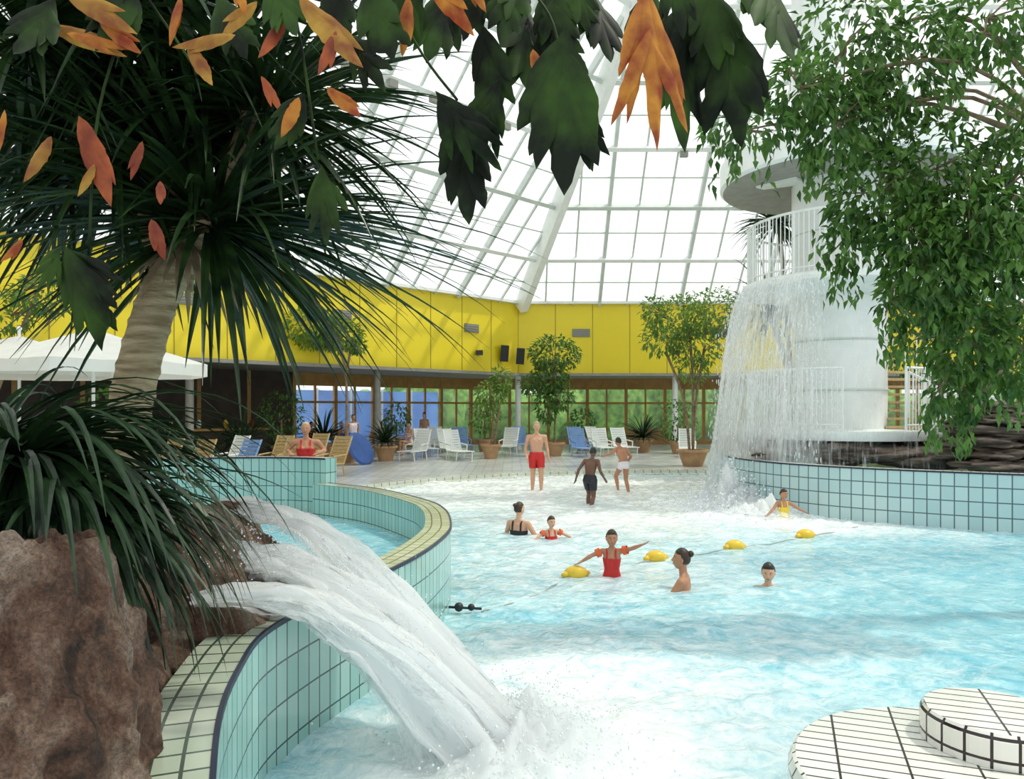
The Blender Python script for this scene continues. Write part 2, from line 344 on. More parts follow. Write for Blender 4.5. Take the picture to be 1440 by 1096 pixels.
# ------------------------------------------------------------------ hall shell (octagonal)
CX, CY, AP, LEN = 11.3, 7.4, 26.6, 22.0
ZW0, ZW1, RISE = 3.6, 6.75, 26.6
RO = AP / math.cos(math.pi / 8)
corn = [Vector((CX + RO * math.cos(math.radians(22.5 + 45 * i)), CY + RO * math.sin(math.radians(22.5 + 45 * i)))) for i in range(8)]
apex = Vector((CX, CY, ZW1 + RISE))
mb = MB(); gl = MB()
for i in range(8):
    a = corn[i]; b = corn[(i + 1) % 8]; A = Vector((*a, ZW1)); B = Vector((*b, ZW1))
    q = [gl.add(A), gl.add(B), gl.add(apex)]; gl.face(q, 'roofglass')
    nrm = (B - A).cross(apex - A).normalized()
    if nrm.z < 0: nrm = -nrm
    mb.beam(A - nrm * .25, apex - nrm * .25, 0.38, 0.6, 'white', nrm)
    mid = (A + B) / 2
    e = (B - A).normalized(); slope = (apex - mid)
    for j in range(1, 15):
        t = j / 15
        mb.beam(A.lerp(apex, t) - nrm * .16, B.lerp(apex, t) - nrm * .16, 0.16, 0.24, 'white' if j % 2 else 'steel', nrm)
        th = t - 0.5 / 15
        mb.beam(A.lerp(apex, th) - nrm * .05, B.lerp(apex, th) - nrm * .05, 0.05, 0.06, 'steel', nrm)
    nb = 18
    for j in range(-nb // 2 + 1, nb // 2):
        x = j * LEN / nb; t = 1 - abs(x) / (LEN / 2)
        p = mid + e * x; mb.beam(p - nrm * .05, p + slope * t - nrm * .05, 0.07 if j % 3 else 0.14, 0.09 if j % 3 else .24, 'steel', nrm)
    for j in (-3, -2, -1, 0, 1, 2, 3):
        p = A.lerp(apex, 3 / 15).lerp(B.lerp(apex, 3 / 15), .5 + j * .09) - nrm * .38; mb.beam(p, p - Vector((0, 0, .22)), .16, .3, 'grey', e)
mb.build('ceiling_glazing_frame'); gl.build('ceiling')

def facet_dir(a, b):
    e = Vector((b.x - a.x, b.y - a.y, 0)).normalized(); n = Vector((-e.y, e.x, 0))
    c = Vector((CX, CY, 0)) - Vector((a.x, a.y, 0))
    if n.dot(c) > 0: n = -n
    return e, n
names = {1: 'back', 2: 'back_left', 0: 'right', 3: 'left'}
for i, nm in names.items():
    a, b = corn[i], corn[(i + 1) % 8]; e, n = facet_dir(a, b); w = MB()
    A = Vector((*a, 0)); B = Vector((*b, 0)); L = (B - A).length
    zc = (ZW0 + ZW1) / 2
    w.beam(A + n * .12 + Vector((0, 0, zc)), B + n * .12 + Vector((0, 0, zc)), .24, ZW1 - ZW0, 'yellow')
    k = int(L / 1.62)
    for j in range(1, k + 1):
        p = A + e * (j * L / k); w.beam(p + Vector((0, 0, ZW0)) - n * .003, p + Vector((0, 0, ZW1)) - n * .003, .03, .02, 'yseam', n)
    w.beam(A - n * .06 + Vector((0, 0, ZW1 + .06)), B - n * .06 + Vector((0, 0, ZW1 + .06)), .4, .12, 'white')
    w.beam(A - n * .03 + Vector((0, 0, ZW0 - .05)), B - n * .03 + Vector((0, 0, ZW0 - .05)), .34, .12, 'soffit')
    for (t) in (.13, .42, .68):
        p = A + e * L * (1 - t) + Vector((0, 0, 5.45))
        if i == 2: p = A + e * L * t + Vector((0, 0, 5.45))
        w.beam(p - e * .4 - n * .02, p + e * .4 - n * .02, .06, .36, 'grey')
        for z in (-.1, 0, .1): w.beam(p - e * .37 - n * .06 + Vector((0, 0, z)), p + e * .37 - n * .06 + Vector((0, 0, z)), .02, .04, 'soffit')
    w.build('wall_' + nm)
    D = 6.0
    s = MB()
    ext = D * math.tan(math.radians(22.5))
    A2 = A + n * D - e * ext; B2 = B + n * D + e * ext
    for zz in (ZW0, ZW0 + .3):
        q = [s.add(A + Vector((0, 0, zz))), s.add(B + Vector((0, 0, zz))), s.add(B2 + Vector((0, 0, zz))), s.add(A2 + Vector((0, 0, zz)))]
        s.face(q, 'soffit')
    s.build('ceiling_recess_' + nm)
    s = MB(); L2 = (B2 - A2).length; nbay = 13
    for j in range(nbay + 1):
        p = A2 + e * (j * L2 / nbay); s.beam(p + Vector((0, 0, .1)), p + Vector((0, 0, ZW0)), .16, .16, 'wood', n)
        if j < nbay:
            q2 = A2 + e * ((j + 1) * L2 / nbay)
            opaque = (i == 2 and j > 4) or i == 3
            if opaque:
                s.beam(p + Vector((0, 0, 1.85)), q2 + Vector((0, 0, 1.85)), .1, 3.5, 'dark'); continue
            m_ = (p + q2) / 2
            s.beam(m_ + Vector((0, 0, .1)), m_ + Vector((0, 0, 3.1)), .09, .09, 'wood', n)
            for z, h in ((.2, .2), (2.3, .1), (3.1, .14)):
                s.beam(p + Vector((0, 0, z)), q2 + Vector((0, 0, z)), .1, h, 'wood')
            s.beam(p + Vector((0, 0, 3.38)), q2 + Vector((0, 0, 3.38)), .12, .44, 'wood')
            if i == 1 and j in (8, 5): s.beam(p + Vector((0, 0, .55)), q2 + Vector((0, 0, .55)), .12, .7, 'wood')
            qq = [s.add(p + Vector((0, 0, .1))), s.add(q2 + Vector((0, 0, .1))), s.add(q2 + Vector((0, 0, 3.1))), s.add(p + Vector((0, 0, 3.1)))]
            s.face(qq, 'pane')
    s.build('window_' + nm)
    for t in ((.33, .66) if i != 1 else (.0, .33, .66)):
        s = MB()
        p = B - e * L * t + n * .6 if i == 1 else A + e * L * t + n * .6
        s.tube([p + Vector((0, 0, .1)), p + Vector((0, 0, .3)), p + Vector((0, 0, ZW0 - .02))], [.2, .13, .13], 'soffit' if i != 1 else 'white', 16)
        s.build('support_column')
me = MB(); i0 = [me.add((-60, 41, 0.02)), me.add((60, 41, 0.02)), me.add((60, 90, 0.02)), me.add((-60, 90, 0.02))]; me.face(i0, 'lawn'); me.build('lawn')
h = MB()
for j in range(26):
    x = -16 + j * 2.2 + U(-.5, .5); y = U(46, 49) if x > -4 else U(44, 50) ; hh = U(2.6, 4.6)
    h.sphere((x, y, hh * .5), (U(1.6, 2.3), 1.6, hh * .62), 'hedge', 20, 14, lambda p: p * (1 + .22 * noise.noise(p * 1.7 + Vector((j * 3.1, 0, 0)))))
h.build('garden_hedge', True)
f = MB()
e45 = Vector((-1, -1, 0)).normalized(); n45 = Vector((-1, 1, 0)).normalized()
p0 = Vector((-2.6, 40, 0)) + n45 * 2.2
for j in range(5):
    a = p0 + e45 * j * 1.9; b = a + e45 * 1.8; f.beam(a + Vector((0, 0, 1.6)), b + Vector((0, 0, 1.6)), .08, 2.6, 'blue')
    f.beam(b + Vector((0, 0, 0)), b + Vector((0, 0, 3)), .1, .1, 'white')
f.build('blue_screen_fence')
s = MB()
for (x, y, z) in ((-.35, 33.1, 4.45), (.35, 33.4, 4.35)):
    s.beam((x, y, z - .35), (x + .05, y - .1, z + .35), .36, .34, 'black'); s.beam((x, y, z), (x, y + .9, z), .06, .06, 'black')
s.beam((-1.4, 32, 4.3), (-1.4, 32, 4.5), .3, .3, 'black'); s.beam((-1.4, 32, 4.4), (-1.4, 32.8, 4.4), .05, .05, 'black')
s.build('wall_loudspeakers')

# ------------------------------------------------------------------ deck, pool
edge = cr([(-3.35, 12.2), (-4.2, 15.5), (-3.8, 18), (-2.4, 20), (0, 21.8), (3, 22.8), (6.1, 22.9), (9, 22), (12, 20), (17, 17.5), (30, 16)], 8)
outer = [Vector((36, 20)), Vector((24, 42)), Vector((-4, 42)), Vector((-24, 20)), Vector((-24, 0)), Vector((-9, 0)), Vector((-8, 9)), Vector((-7.0, 10.2)), Vector((-6.2, 11.6)), Vector((-5, 12.35)), Vector((-3.9, 12.5))]
bm = bmesh.new()
vs = [bm.verts.new((p.x, p.y, 0.1)) for p in list(edge) + outer]
fc = bm.faces.new(vs); bmesh.ops.triangulate(bm, faces=[fc])
for fa in bm.faces:
    if fa.normal.z < 0: fa.normal_flip()
me = bpy.data.meshes.new('floor'); bm.to_mesh(me); bm.free(); me.materials.append(M['deck']); ob = bpy.data.objects.new('floor', me); S.collection.objects.link(ob)
s = MB(); o1 = offset(edge, .45); o2 = offset(edge, -.35); sl_ = 0
for i in range(len(edge) - 1):
    d = (edge[i + 1] - edge[i]).length
    for (p, q_, z1, z2, w0) in ((o1, edge, .112, .112, 0), (edge, edge, .112, .03, .45), (edge, o2, .03, .03, .5), (o2, o2, .03, -.1, .9)):
        ids = [s.add((*p[i], z1)), s.add((*p[i + 1], z1)), s.add((*q_[i + 1], z2)), s.add((*q_[i], z2))]
        s.face(ids, 'cope2', [(sl_ * .5, w0 * .5), ((sl_ + d) * .5, w0 * .5), ((sl_ + d) * .5, w0 * .5 + .22), (sl_ * .5, w0 * .5 + .22)])
    sl_ += d
s.build('pool_beach_edge')
s = MB(); s.box((8, 11, -1.35), (30, 34, .1), 'mint2'); s.build('pool_floor')
fo = []; s = MB(); nx, ny = 330, 330; x0, x1, y0, y1 = -4.0, 20.0, 1.2, 23.2
FF = ((.1, 4.4, 1.1, .85), (.4, 5.2, 1.8, .44), (4.4, 15.4, 2.4, 1.0), (5.2, 13.4, 1.9, .70), (.2, 19.5, 4.4, .68), (3.4, 18.5, 4.4, .68), (2.0, 14, 4.2, .46), (.8, 9.8, 3.2, .30), (-.5, 16.5, 3.5, .48), (6.8, 12.0, 1.3, .25), (1.6, 6.2, 2.0, .20))
def foamf(x, y):
    f = 0
    for (cx, cy, r, a) in FF:
        d = math.hypot(x - cx, y - cy) / r
        f = max(f, a * math.exp(-d * d))
    return f + .07 * noise.noise(Vector((x * .5, y * .5, 3)))
for j in range(ny):
    tj = j / (ny - 1); y = y0 + (y1 - y0) * tj ** 1.35
    for i in range(nx):
        x = x0 + (x1 - x0) * (i / (nx - 1)) ** 1.2
        z = .028 * noise.noise(Vector((x * 1.2, y * 1.2, 0))) + .020 * noise.noise(Vector((x * 3.2, y * 3.2, 5))) + .008 * noise.noise(Vector((x * 7, y * 7, 9)))
        ff = foamf(x, y); z += max(0, ff) * .10 * abs(noise.noise(Vector((x * 5, y * 5, 2))))
        s.add((x, y, z)); fo.append(ff)
for j in range(ny - 1):
    for i in range(nx - 1):
        a = j * nx + i; s.face((a, a + 1, a + nx + 1, a + nx), 'water')
ob = s.build('pool_water', True); attr(ob, 'foam', fo)

cl = cr([(-.80, 2.0), (-.97, 2.42), (-1.155, 2.96), (-1.265, 3.45), (-1.33, 4.0), (-1.22, 4.58), (-.94, 5.48), (-.74, 6.3), (-.63, 7.2), (-.645, 7.87), (-.80, 8.9), (-1.12, 9.8), (-2.0, 11.2), (-3.0, 12.1)], 10)
s = MB(); wall_curve(s, cl, .27, -1.3, .80, 'mint', 'cope', 'navy'); s.build('raised_basin_wall')
cb = cr([(-3.0, 12.0), (-3.6, 12.25), (-4.4, 12.3), (-5.3, 12.0), (-6.1, 11.3), (-6.8, 10.0), (-7, 8)], 8)
s = MB(); wall_curve(s, cb[::-1], .28, 0.0, 1.2, 'mint', 'cope2', 'navy'); s.build('upper_basin_wall')
s = MB(); inn = offset(cl, .14)
pl = [s.add((p.x, p.y, .30)) for p in inn] + [s.add((x, y, .30)) for (x, y) in ((-4.4, 12.4), (-5.3, 12.1), (-6.1, 11.4), (-6.9, 10), (-7.1, 7), (-6, 2))]
s.face(pl, 'water'); ob = s.build('basin_water')
attr(ob, 'foam', [.0] * len(s.v))
s = MB(); s.sphere((-.52, 7.3, .06), .045, 'black'); s.sphere((-.40, 7.33, .05), .035, 'black'); s.tube([(-.62, 7.3, .06), (-.3, 7.35, .03)], .013, 'black'); s.build('rope_anchor', True)

rw = cr([(5.4, 19.3), (4.95, 18), (4.78, 16.6), (4.88, 15.4), (5.3, 14.3), (6.3, 13.15), (8.1, 11.95), (10, 11.2), (13, 10.6), (18, 10.4)], 8)
s = MB(); wall_curve(s, rw, .3, -1.3, .95, 'mint2', 'cope2', 'navy'); s.build('waterfall_basin_wall')
s = MB(); inn = offset(rw, .15); pl = [s.add((p.x, p.y, .72)) for p in inn] + [s.add((18, 22, .72)), s.add((8, 21, .72))]; s.face(pl, 'water'); ob = s.build('waterfall_basin_water'); attr(ob, 'foam', [.25] * len(s.v))

# ------------------------------------------------------------------ rocks
def rock(s, c, r, k, seed, amp=.25, sub=4, fine=.10):
    bm = bmesh.new(); bmesh.ops.create_icosphere(bm, subdivisions=sub, radius=1); i0 = len(s.v)
    for v in bm.verts:
        p = v.co.copy(); d = 1 + amp * noise.noise(p * 1.2 + Vector((seed, 0, 0))) + amp * .5 * noise.noise(p * 3 + Vector((0, seed, 0))) + amp * .28 * noise.noise(p * 8 + Vector((0, seed, 1))) + amp * .14 * noise.noise(p * 18 + Vector((0, seed, 1))) - fine * abs(noise.noise(p * 2.3 + Vector((seed, 4, 1))))
        q = Vector((p.x * r[0], p.y * r[1], p.z * r[2])) * d
        s.add(Vector(c) + q)
    for f in bm.faces: s.face([i0 + v.index for v in f.verts], k)
    bm.free()
s = MB(); rock(s, (-1.52, 2.25, .80), (.44, .5, .82), 'rock', 3, .22, 6, .18); s.build('foreground_boulder', True)
s = MB(); rock(s, (-2.15, 4.55, .72), (.74, .95, .68), 'rock', 8, .25, 6, .2); rock(s, (-2.0, 3.3, .55), (.5, .6, .5), 'rock', 11, .2, 5, .2); rock(s, (-3.3, 5.0, .6), (.9, 1.2, .8), 'rock', 14, .25, 5, .2); rock(s, (-2.6, 3.0, .5), (.8, .9, .7), 'rock', 19, .2, 5, .2)
s.build('cascade_rock', True)
s = MB(); sd = 0
for (x, y, z, rx, ry, rz) in ((7.4, 16.0, 1.1, 2.2, 1.2, .25), (6.4, 15.9, .95, 1.2, .8, .25), (8.6, 15.2, 1.0, 1.0, .8, .25), (9.4, 14.6, 1.25, .9, .8, .3), (7.4, 17.4, 1.2, 2.3, 1.9, .32)):
    sd += 5; rock(s, (x, y, z), (rx, ry, rz), 'slate', sd, .3, 4)
s.build('tower_base_rocks', True)
s = MB()
for L in range(6):
    for j in range(4):
        sd += 3; rock(s, (8.5 + j * 1.15 + U(-.2, .2) + L * .05, 13.3 + U(-.15, .2) + .1 * L, 1.0 + L * .20), (.75, .55, .14), 'slate', sd, .5, 4, .3)
s.build('stacked_slate_rocks', True)

# ------------------------------------------------------------------ slide tower
TX, TY = 7.45, 17.0
s = MB()
s.lathe((TX, TY), [(0, 1.35), (.99, 1.35), (.99, 4.62), (1.02, 4.66), (1.02, 7.3)], 'white', 64)
for zz in (2.4, 3.5, 5.9): s.lathe((TX, TY), [(.99, zz - .01), (1.03, zz), (1.03, zz + .03), (.99, zz + .04)], 'steel', 64)
s.lathe((TX, TY), [(.98, 4.45), (2.02, 4.62), (2.10, 4.68), (2.10, 4.82), (1.98, 4.86), (1.0, 4.84)], 'white', 72)
s.lathe((TX, TY), [(.9, 1.30), (2.05, 1.34), (2.08, 1.42), (2.08, 1.54), (.9, 1.56)], 'white', 72)
s.lathe((TX - .5, TY), [(.56, 7.2), (.56, 22)], 'white', 48)
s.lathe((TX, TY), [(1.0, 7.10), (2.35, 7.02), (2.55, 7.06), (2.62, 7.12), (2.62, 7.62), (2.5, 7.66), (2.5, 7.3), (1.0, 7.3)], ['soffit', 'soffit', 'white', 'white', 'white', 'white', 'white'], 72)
s.beam((TX - 1.6, TY - .4, 7.25), (TX + 3, TY + 5, 8.2), .9, .5, 'white')
ob = s.build('water_slide_tower'); smooth_by_angle(ob); tower = ob
s = MB()
def railing(s, c, r, z, h, a0, a1, n):
    pts = [(c[0] + r * math.cos(math.radians(a0 + (a1 - a0) * i / n)), c[1] + r * math.sin(math.radians(a0 + (a1 - a0) * i / n))) for i in range(n + 1)]
    for zz, rr in ((h, .03), (.12, .018)): s.tube([(p[0], p[1], z + zz) for p in pts], rr, 'white', 6)
    for i, p in enumerate(pts): s.tube([(p[0], p[1], z), (p[0], p[1], z + h)], .028 if i % 6 == 0 else .011, 'white', 5)
railing(s, (TX, TY), 1.98, 4.84, 1.3, 90, 400, 100)
railing(s, (TX, TY), 2.5, 7.64, 1.1, 90, 400, 90)
railing(s, (TX, TY), 1.98, 1.55, 1.28, 95, 248, 54)
railing(s, (TX, TY), 1.98, 1.55, 1.28, 285, 340, 22)
for j in range(7):
    s.beam((TX + 1.7 + j * .25, TY - 1.7 + .1 * j, 1.5 - j * .1), (TX + 1.7 + j * .25, TY - .7 + .1 * j, 1.5 - j * .1), .27, .05, 'white')
for sy in (-1.7, -.7):
    s.tube([(TX + 1.2, TY + sy, 2.8), (TX + 3.4, TY + sy + .6, 1.95)], .03, 'white', 6)
    s.tube([(TX + 1.2, TY + sy, 1.62), (TX + 3.4, TY + sy + .6, .9)], .025, 'white', 6)
    for j in range(17):
        t = j / 16; x = TX + 1.2 + 2.2 * t; y = TY + sy + .6 * t; s.tube([(x, y, 1.55 - .65 * t), (x, y, 2.8 - .85 * t)], .012, 'white', 5)
for j in range(18):
    an = math.radians(-40 + j * 9); z = 1.6 + j * .18
    p = Vector((TX + 1.0 * math.cos(an), TY + 1.0 * math.sin(an), z)); q = Vector((TX + 2.1 * math.cos(an), TY + 2.1 * math.sin(an), z))
    s.beam(p, q, .3, .05, 'tan'); s.tube([q, q + Vector((0, 0, 1.0))], .014, 'white', 5)
ob = s.build('railings_and_stairs'); ob.parent = tower
def curtain(r0, spread, a0, a1, seed, dfun, zend=0.02):
    s = MB(); den = []; na, nz = 170, 40
    for j in range(nz + 1):
        t = j / nz; z = 4.78 - (4.78 - zend) * t
        r = r0 + spread * math.sqrt(t)
        for i in range(na + 1):
            a = a0 + (a1 - a0) * i / na; an = math.radians(a)
            rr = r + (.10 * noise.noise(Vector((a * .18, t * 1.5, seed))) + .06 * noise.noise(Vector((a * .6, t * 2, seed)))) * (.25 + t)
            s.add((TX + rr * math.cos(an), TY + rr * math.sin(an), z)); den.append(dfun(a, t) + .10 * noise.noise(Vector((a * .12, t * .8, seed + 9))))
    for j in range(nz):
        for i in range(na):
            b = j * (na + 1) + i; u0 = (a0 + (a1 - a0) * i / na) / 40; u1 = (a0 + (a1 - a0) * (i + 1) / na) / 40; v0 = j / nz * 3; v1 = (j + 1) / nz * 3
            s.face((b, b + 1, b + na + 2, b + na + 1), 'curtain', [(u0 + seed, v0), (u1 + seed, v0), (u1 + seed, v1), (u0 + seed, v1)])
    return s, den
def df(a, t):
    w = .57 if a < 225 else max(.35, .57 - (a - 225) * .010)
    return w + .12 * max(0, t - .4)
allm = MB(); alld = []
for (r0, sp, sd_, ze) in ((2.08, .78, 1.0, .02), (2.05, .60, 7.0, .02)):
    sb, dn = curtain(r0, sp, 130, 318, sd_, df, ze); o = len(allm.v); allm.v += sb.v; alld += dn
    for f_, u_ in zip(sb.f, sb.uv): allm.face([o + i for i in f_], 'curtain', u_)
def froth(mesh, dens, cx, cy, rx, ry, h, k, seed, d0=.72):
    nu, nr = 90, 22; o = len(mesh.v)
    for j in range(nr + 1):
        t = j / nr
        for i in range(nu):
            a = 2 * math.pi * i / nu; x = cx + rx * t * math.cos(a); y = cy + ry * t * math.sin(a)
            z = h * (1 - t) ** 1.6 * (.5 + 1.6 * abs(noise.noise(Vector((x * 4, y * 4, seed)))) + .5 * noise.noise(Vector((x * 11, y * 11, seed)))) + .05 * (1 - t)
            mesh.add((x, y, z - .01)); dens.append(d0 - (d0 - .3) * t ** 1.8)
    for j in range(nr):
        for i in range(nu):
            i2 = (i + 1) % nu; uu = [(p[0] * .25, p[1] * 2.5) for p in (mesh.v[o + j * nu + i], mesh.v[o + j * nu + i2], mesh.v[o + (j + 1) * nu + i2], mesh.v[o + (j + 1) * nu + i])]
            mesh.face((o + j * nu + i, o + j * nu + i2, o + (j + 1) * nu + i2, o + (j + 1) * nu + i), k, uu)
froth(allm, alld, 4.45, 15.2, 1.3, 1.5, .60, 'curtain', 3, 1.0); froth(allm, alld, 4.8, 14.1, 1.1, .9, .30, 'curtain', 6, .9)
ob = allm.build('waterfall_curtain', True); attr(ob, 'dens', alld)
s = MB()
for j in range(1300):
    a = math.radians(U(150, 240)); t = R(); r = 2.08 + .75 * math.sqrt(t) + random.gauss(0, .09); z = 4.78 - 4.7 * t
    s.sphere((TX + r * math.cos(a), TY + r * math.sin(a), z), (.009, .009, U(.02, .06)), 'foam', 5, 4)
for j in range(1900):
    a = U(0, 6.28); r = abs(random.gauss(0, .75)); s.sphere((4.45 + r * math.cos(a), 15.1 + r * math.sin(a), abs(random.gauss(0, .42)) * math.exp(-r * .8)), U(.008, .022), 'foam', 5, 4)
s.build('waterfall_spray', True)

# foreground cascade: three rock lips, tongues converging to one jet
allm = MB(); alld = []
for (xA, yA, zA, v, vz, w0, w1, seed, dy, spv) in (
        (-2.02, 5.05, 1.36, 3.35, .60, .24, .38, 1, -.55, .30), (-1.98, 4.95, 1.34, 3.05, .55, .20, .36, 31, -.45, .35),
        (-1.90, 4.38, 1.16, 3.75, .70, .24, .38, 4, -.05, .30), (-1.85, 4.30, 1.14, 3.35, .60, .20, .40, 24, .02, .35),
        (-1.72, 3.95, 1.02, 3.40, .80, .20, .32, 9, .28, .30), (-1.70, 3.92, 1.00, 3.10, .60, .18, .36, 29, .30, .35),
        (-1.80, 4.5, 1.10, 3.0, .55, .30, .6, 14, -.12, .5)):
    tend = (vz + math.sqrt(vz * vz + 2 * 9.81 * zA)) / 9.81; nu, nv = 44, 64; o = len(allm.v)
    for j in range(nv + 1):
        t = tend * j / nv; tt = j / nv
        for i in range(nu + 1):
            c = i / nu - .5; w = w0 + (w1 - w0) * tt
            vv = v * (1 - spv * abs(c) ** 1.3 + .16 * noise.noise(Vector((c * 6, seed, 0))))
            x = xA + vv * t + .05 * noise.noise(Vector((c * 9, tt * 3, seed))) - .12 * c * (1 - tt); y = yA + c * w + dy * tt + .06 * tt * noise.noise(Vector((c * 9, tt * 4, seed + 3)))
            z = zA + vz * t - 4.905 * t * t + (.08 * noise.noise(Vector((c * 9, tt * 4, seed + 5))) + .05 * noise.noise(Vector((c * 20, tt * 9, seed + 5))) - .28 * c * c) * min(1, .25 + tt * 3)
            allm.add((x, y, max(z, -.02))); alld.append(.67 + .05 * tt - 1.3 * max(0, abs(c) - .34) + .24 * noise.noise(Vector((c * 5, tt * 2.4, seed + 11))) * min(1, tt * 3))
    for j in range(nv):
        for i in range(nu):
            b = o + j * (nu + 1) + i; u0 = i / nu * .5 + seed; u1 = (i + 1) / nu * .5 + seed; v0 = j / nv * 1.8; v1 = (j + 1) / nv * 1.8
            allm.face((b, b + 1, b + nu + 2, b + nu + 1), 'fall', [(u0, v0), (u1, v0), (u1, v1), (u0, v1)])
froth(allm, alld, .05, 4.35, .8, .95, .34, 'fall', 3, .85)
ob = allm.build('cascade_stream', True); attr(ob, 'dens', alld)
s = MB()
for j in range(2400):
    r = abs(random.gauss(0, .38)); a = U(0, 6.28); s.sphere((.05 + r * math.cos(a) * 1.0, 4.35 + r * math.sin(a) * 1.3, abs(random.gauss(0, .17)) * math.exp(-r)), U(.003, .009), 'foam', 5, 4)
for j in range(1500):
    t = R() * .62; x = -1.8 + 3.3 * t + random.gauss(0, .07); s.sphere((x, 4.35 + random.gauss(0, .22), 1.2 + .6 * t - 4.9 * t * t + random.gauss(0, .09)), U(.002, .006), 'foam', 5, 4)
s.build('cascade_splash', True)

# ------------------------------------------------------------------ round tiled steps
s = MB(); s.lathe((0, 0), [(.82, -1.3), (.82, -.04), (.82, .31), (.80, .35), (.785, .36)], ['ptile2'] * 4, 72); s.lathe((0, 0), [(.785, .36), (.0, .361)], 'ptile', 72)
ob = s.build('round_tiled_step'); ob.location = (2.10, 3.32, 0); ob.rotation_euler = (0, 0, math.radians(-20))
s = MB(); s.lathe((0, 0), [(.32, .362), (.32, .49), (.30, .52)], 'ptile2', 48); s.lathe((0, 0), [(.30, .52), (0, .521)], 'ptile', 48)
ob = s.build('round_tiled_seat'); ob.location = (2.36, 3.66, 0); ob.rotation_euler = (0, 0, math.radians(-20))

# ------------------------------------------------------------------ buoy line
s = MB(); bp = [(-.3, 7.35), (.2, 7.9), (.76, 8.9), (1.9, 9.86), (3.18, 10.66), (4.56, 11.6), (6.2, 12.9)]
c = cr([Vector(p) for p in bp], 8); s.tube([(p.x, p.y, .0 + .012 * math.sin(i * 1.7)) for i, p in enumerate(c)], .009, 'rope', 5)
for (x, y) in bp[2:6]:
    s.sphere((x, y, .04), (.14, .10, .09), 'buoy', 16, 10)
    s.tube([(x - .17, y - .06, .03), (x - .1, y - .03, .03)], [.02, .05], 'buoy', 8)
    s.tube([(x + .1, y + .03, .03), (x + .17, y + .06, .03)], [.05, .02], 'buoy', 8)
s.build('lane_buoy_line', True)

# ------------------------------------------------------------------ vegetation
def rv():
    while True:
        v = Vector((U(-1, 1), U(-1, 1), U(-1, 1)))
        if .05 < v.length < 1: return v
def cloud(s, c, r, n, L, W, k, shell=.5, droop=.6):
    for _ in range(n):
        v = rv(); v = v.normalized() * (v.length ** shell)
        p = Vector(c) + Vector((v.x * r[0], v.y * r[1], v.z * r[2]))
        d = v.normalized() * .6 + rv() * .9 + Vector((0, 0, -droop)); s.leaf(p, d, L * U(.7, 1.25), W * U(.8, 1.2), k)
def rosette(s, c, n, L, W, k, droop, zmin=-.6, zmax=1, seg=9, bias=(0, 0, 0)):
    for _ in range(n):
        an = U(0, 6.283); z = U(zmin, zmax); q = math.sqrt(max(0, 1 - min(1, abs(z)) ** 2)) + .05
        d = Vector((math.cos(an) * q, math.sin(an) * q, z)) + Vector(bias)
        s.strap(Vector(c) + d * .06 + rv() * .04, d, L * U(.7, 1.15), W * U(.8, 1.2), k, droop * U(.6, 1.4), seg)
s = MB()
tr = cr([(-2.45, 4.7, .6), (-2.42, 4.65, 1.4), (-2.36, 4.6, 1.95), (-2.25, 4.6, 2.45), (-2.12, 4.6, 2.80), (-1.88, 4.6, 3.02)], 14)
s.tube(tr, [.140 - .035 * i / len(tr) + .009 * (i % 4 == 0) for i in range(len(tr))], 'bark', 18)
for (p) in ([(-2.12, 4.6, 2.75), (-2.3, 4.7, 3.2), (-2.5, 4.7, 3.6)], [(-2.0, 4.6, 2.9), (-2.15, 4.7, 3.5), (-2.1, 4.8, 4.0)], [(-2.4, 4.7, 3.4), (-2.8, 4.9, 3.8), (-3.0, 5, 4.1)], [(-2.05, 4.6, 2.9), (-1.7, 4.5, 3.4), (-1.5, 4.4, 3.8)]):
    s.tube(cr(p, 5), .07, 'bark', 10)
for _ in range(26):
    a = U(0, 6.28); s.strap((-2.0 + .1 * math.cos(a), 4.6 + .1 * math.sin(a), 3.0), (math.cos(a), math.sin(a), -.8), U(.35, .6), .06, 'dead', 2.0, 5)
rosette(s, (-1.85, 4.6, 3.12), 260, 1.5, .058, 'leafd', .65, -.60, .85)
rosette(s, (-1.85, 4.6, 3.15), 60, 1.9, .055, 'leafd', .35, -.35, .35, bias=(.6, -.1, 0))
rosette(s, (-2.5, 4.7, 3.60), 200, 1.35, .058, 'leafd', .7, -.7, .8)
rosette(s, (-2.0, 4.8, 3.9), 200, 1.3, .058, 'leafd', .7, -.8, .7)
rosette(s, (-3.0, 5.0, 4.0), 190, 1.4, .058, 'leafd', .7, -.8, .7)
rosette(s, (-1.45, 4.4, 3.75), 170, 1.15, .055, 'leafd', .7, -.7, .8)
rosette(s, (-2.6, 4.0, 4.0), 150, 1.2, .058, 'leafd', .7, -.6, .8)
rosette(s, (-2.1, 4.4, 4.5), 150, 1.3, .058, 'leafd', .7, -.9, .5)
s.build('screw_pine_palm', False)
s = MB(); s.tube([(-2.0, 3.0, .5), (-2.0, 3.0, 1.3), (-1.95, 3.0, 1.75)], .08, 'bark2', 10)
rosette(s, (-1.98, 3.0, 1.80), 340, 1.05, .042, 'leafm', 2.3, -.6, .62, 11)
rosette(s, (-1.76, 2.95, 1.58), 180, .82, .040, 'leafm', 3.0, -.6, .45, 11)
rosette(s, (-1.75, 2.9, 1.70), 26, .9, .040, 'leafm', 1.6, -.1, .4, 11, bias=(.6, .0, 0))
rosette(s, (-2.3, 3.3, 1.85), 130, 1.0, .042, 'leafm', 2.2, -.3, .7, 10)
s.build('strap_leaf_plant', False)
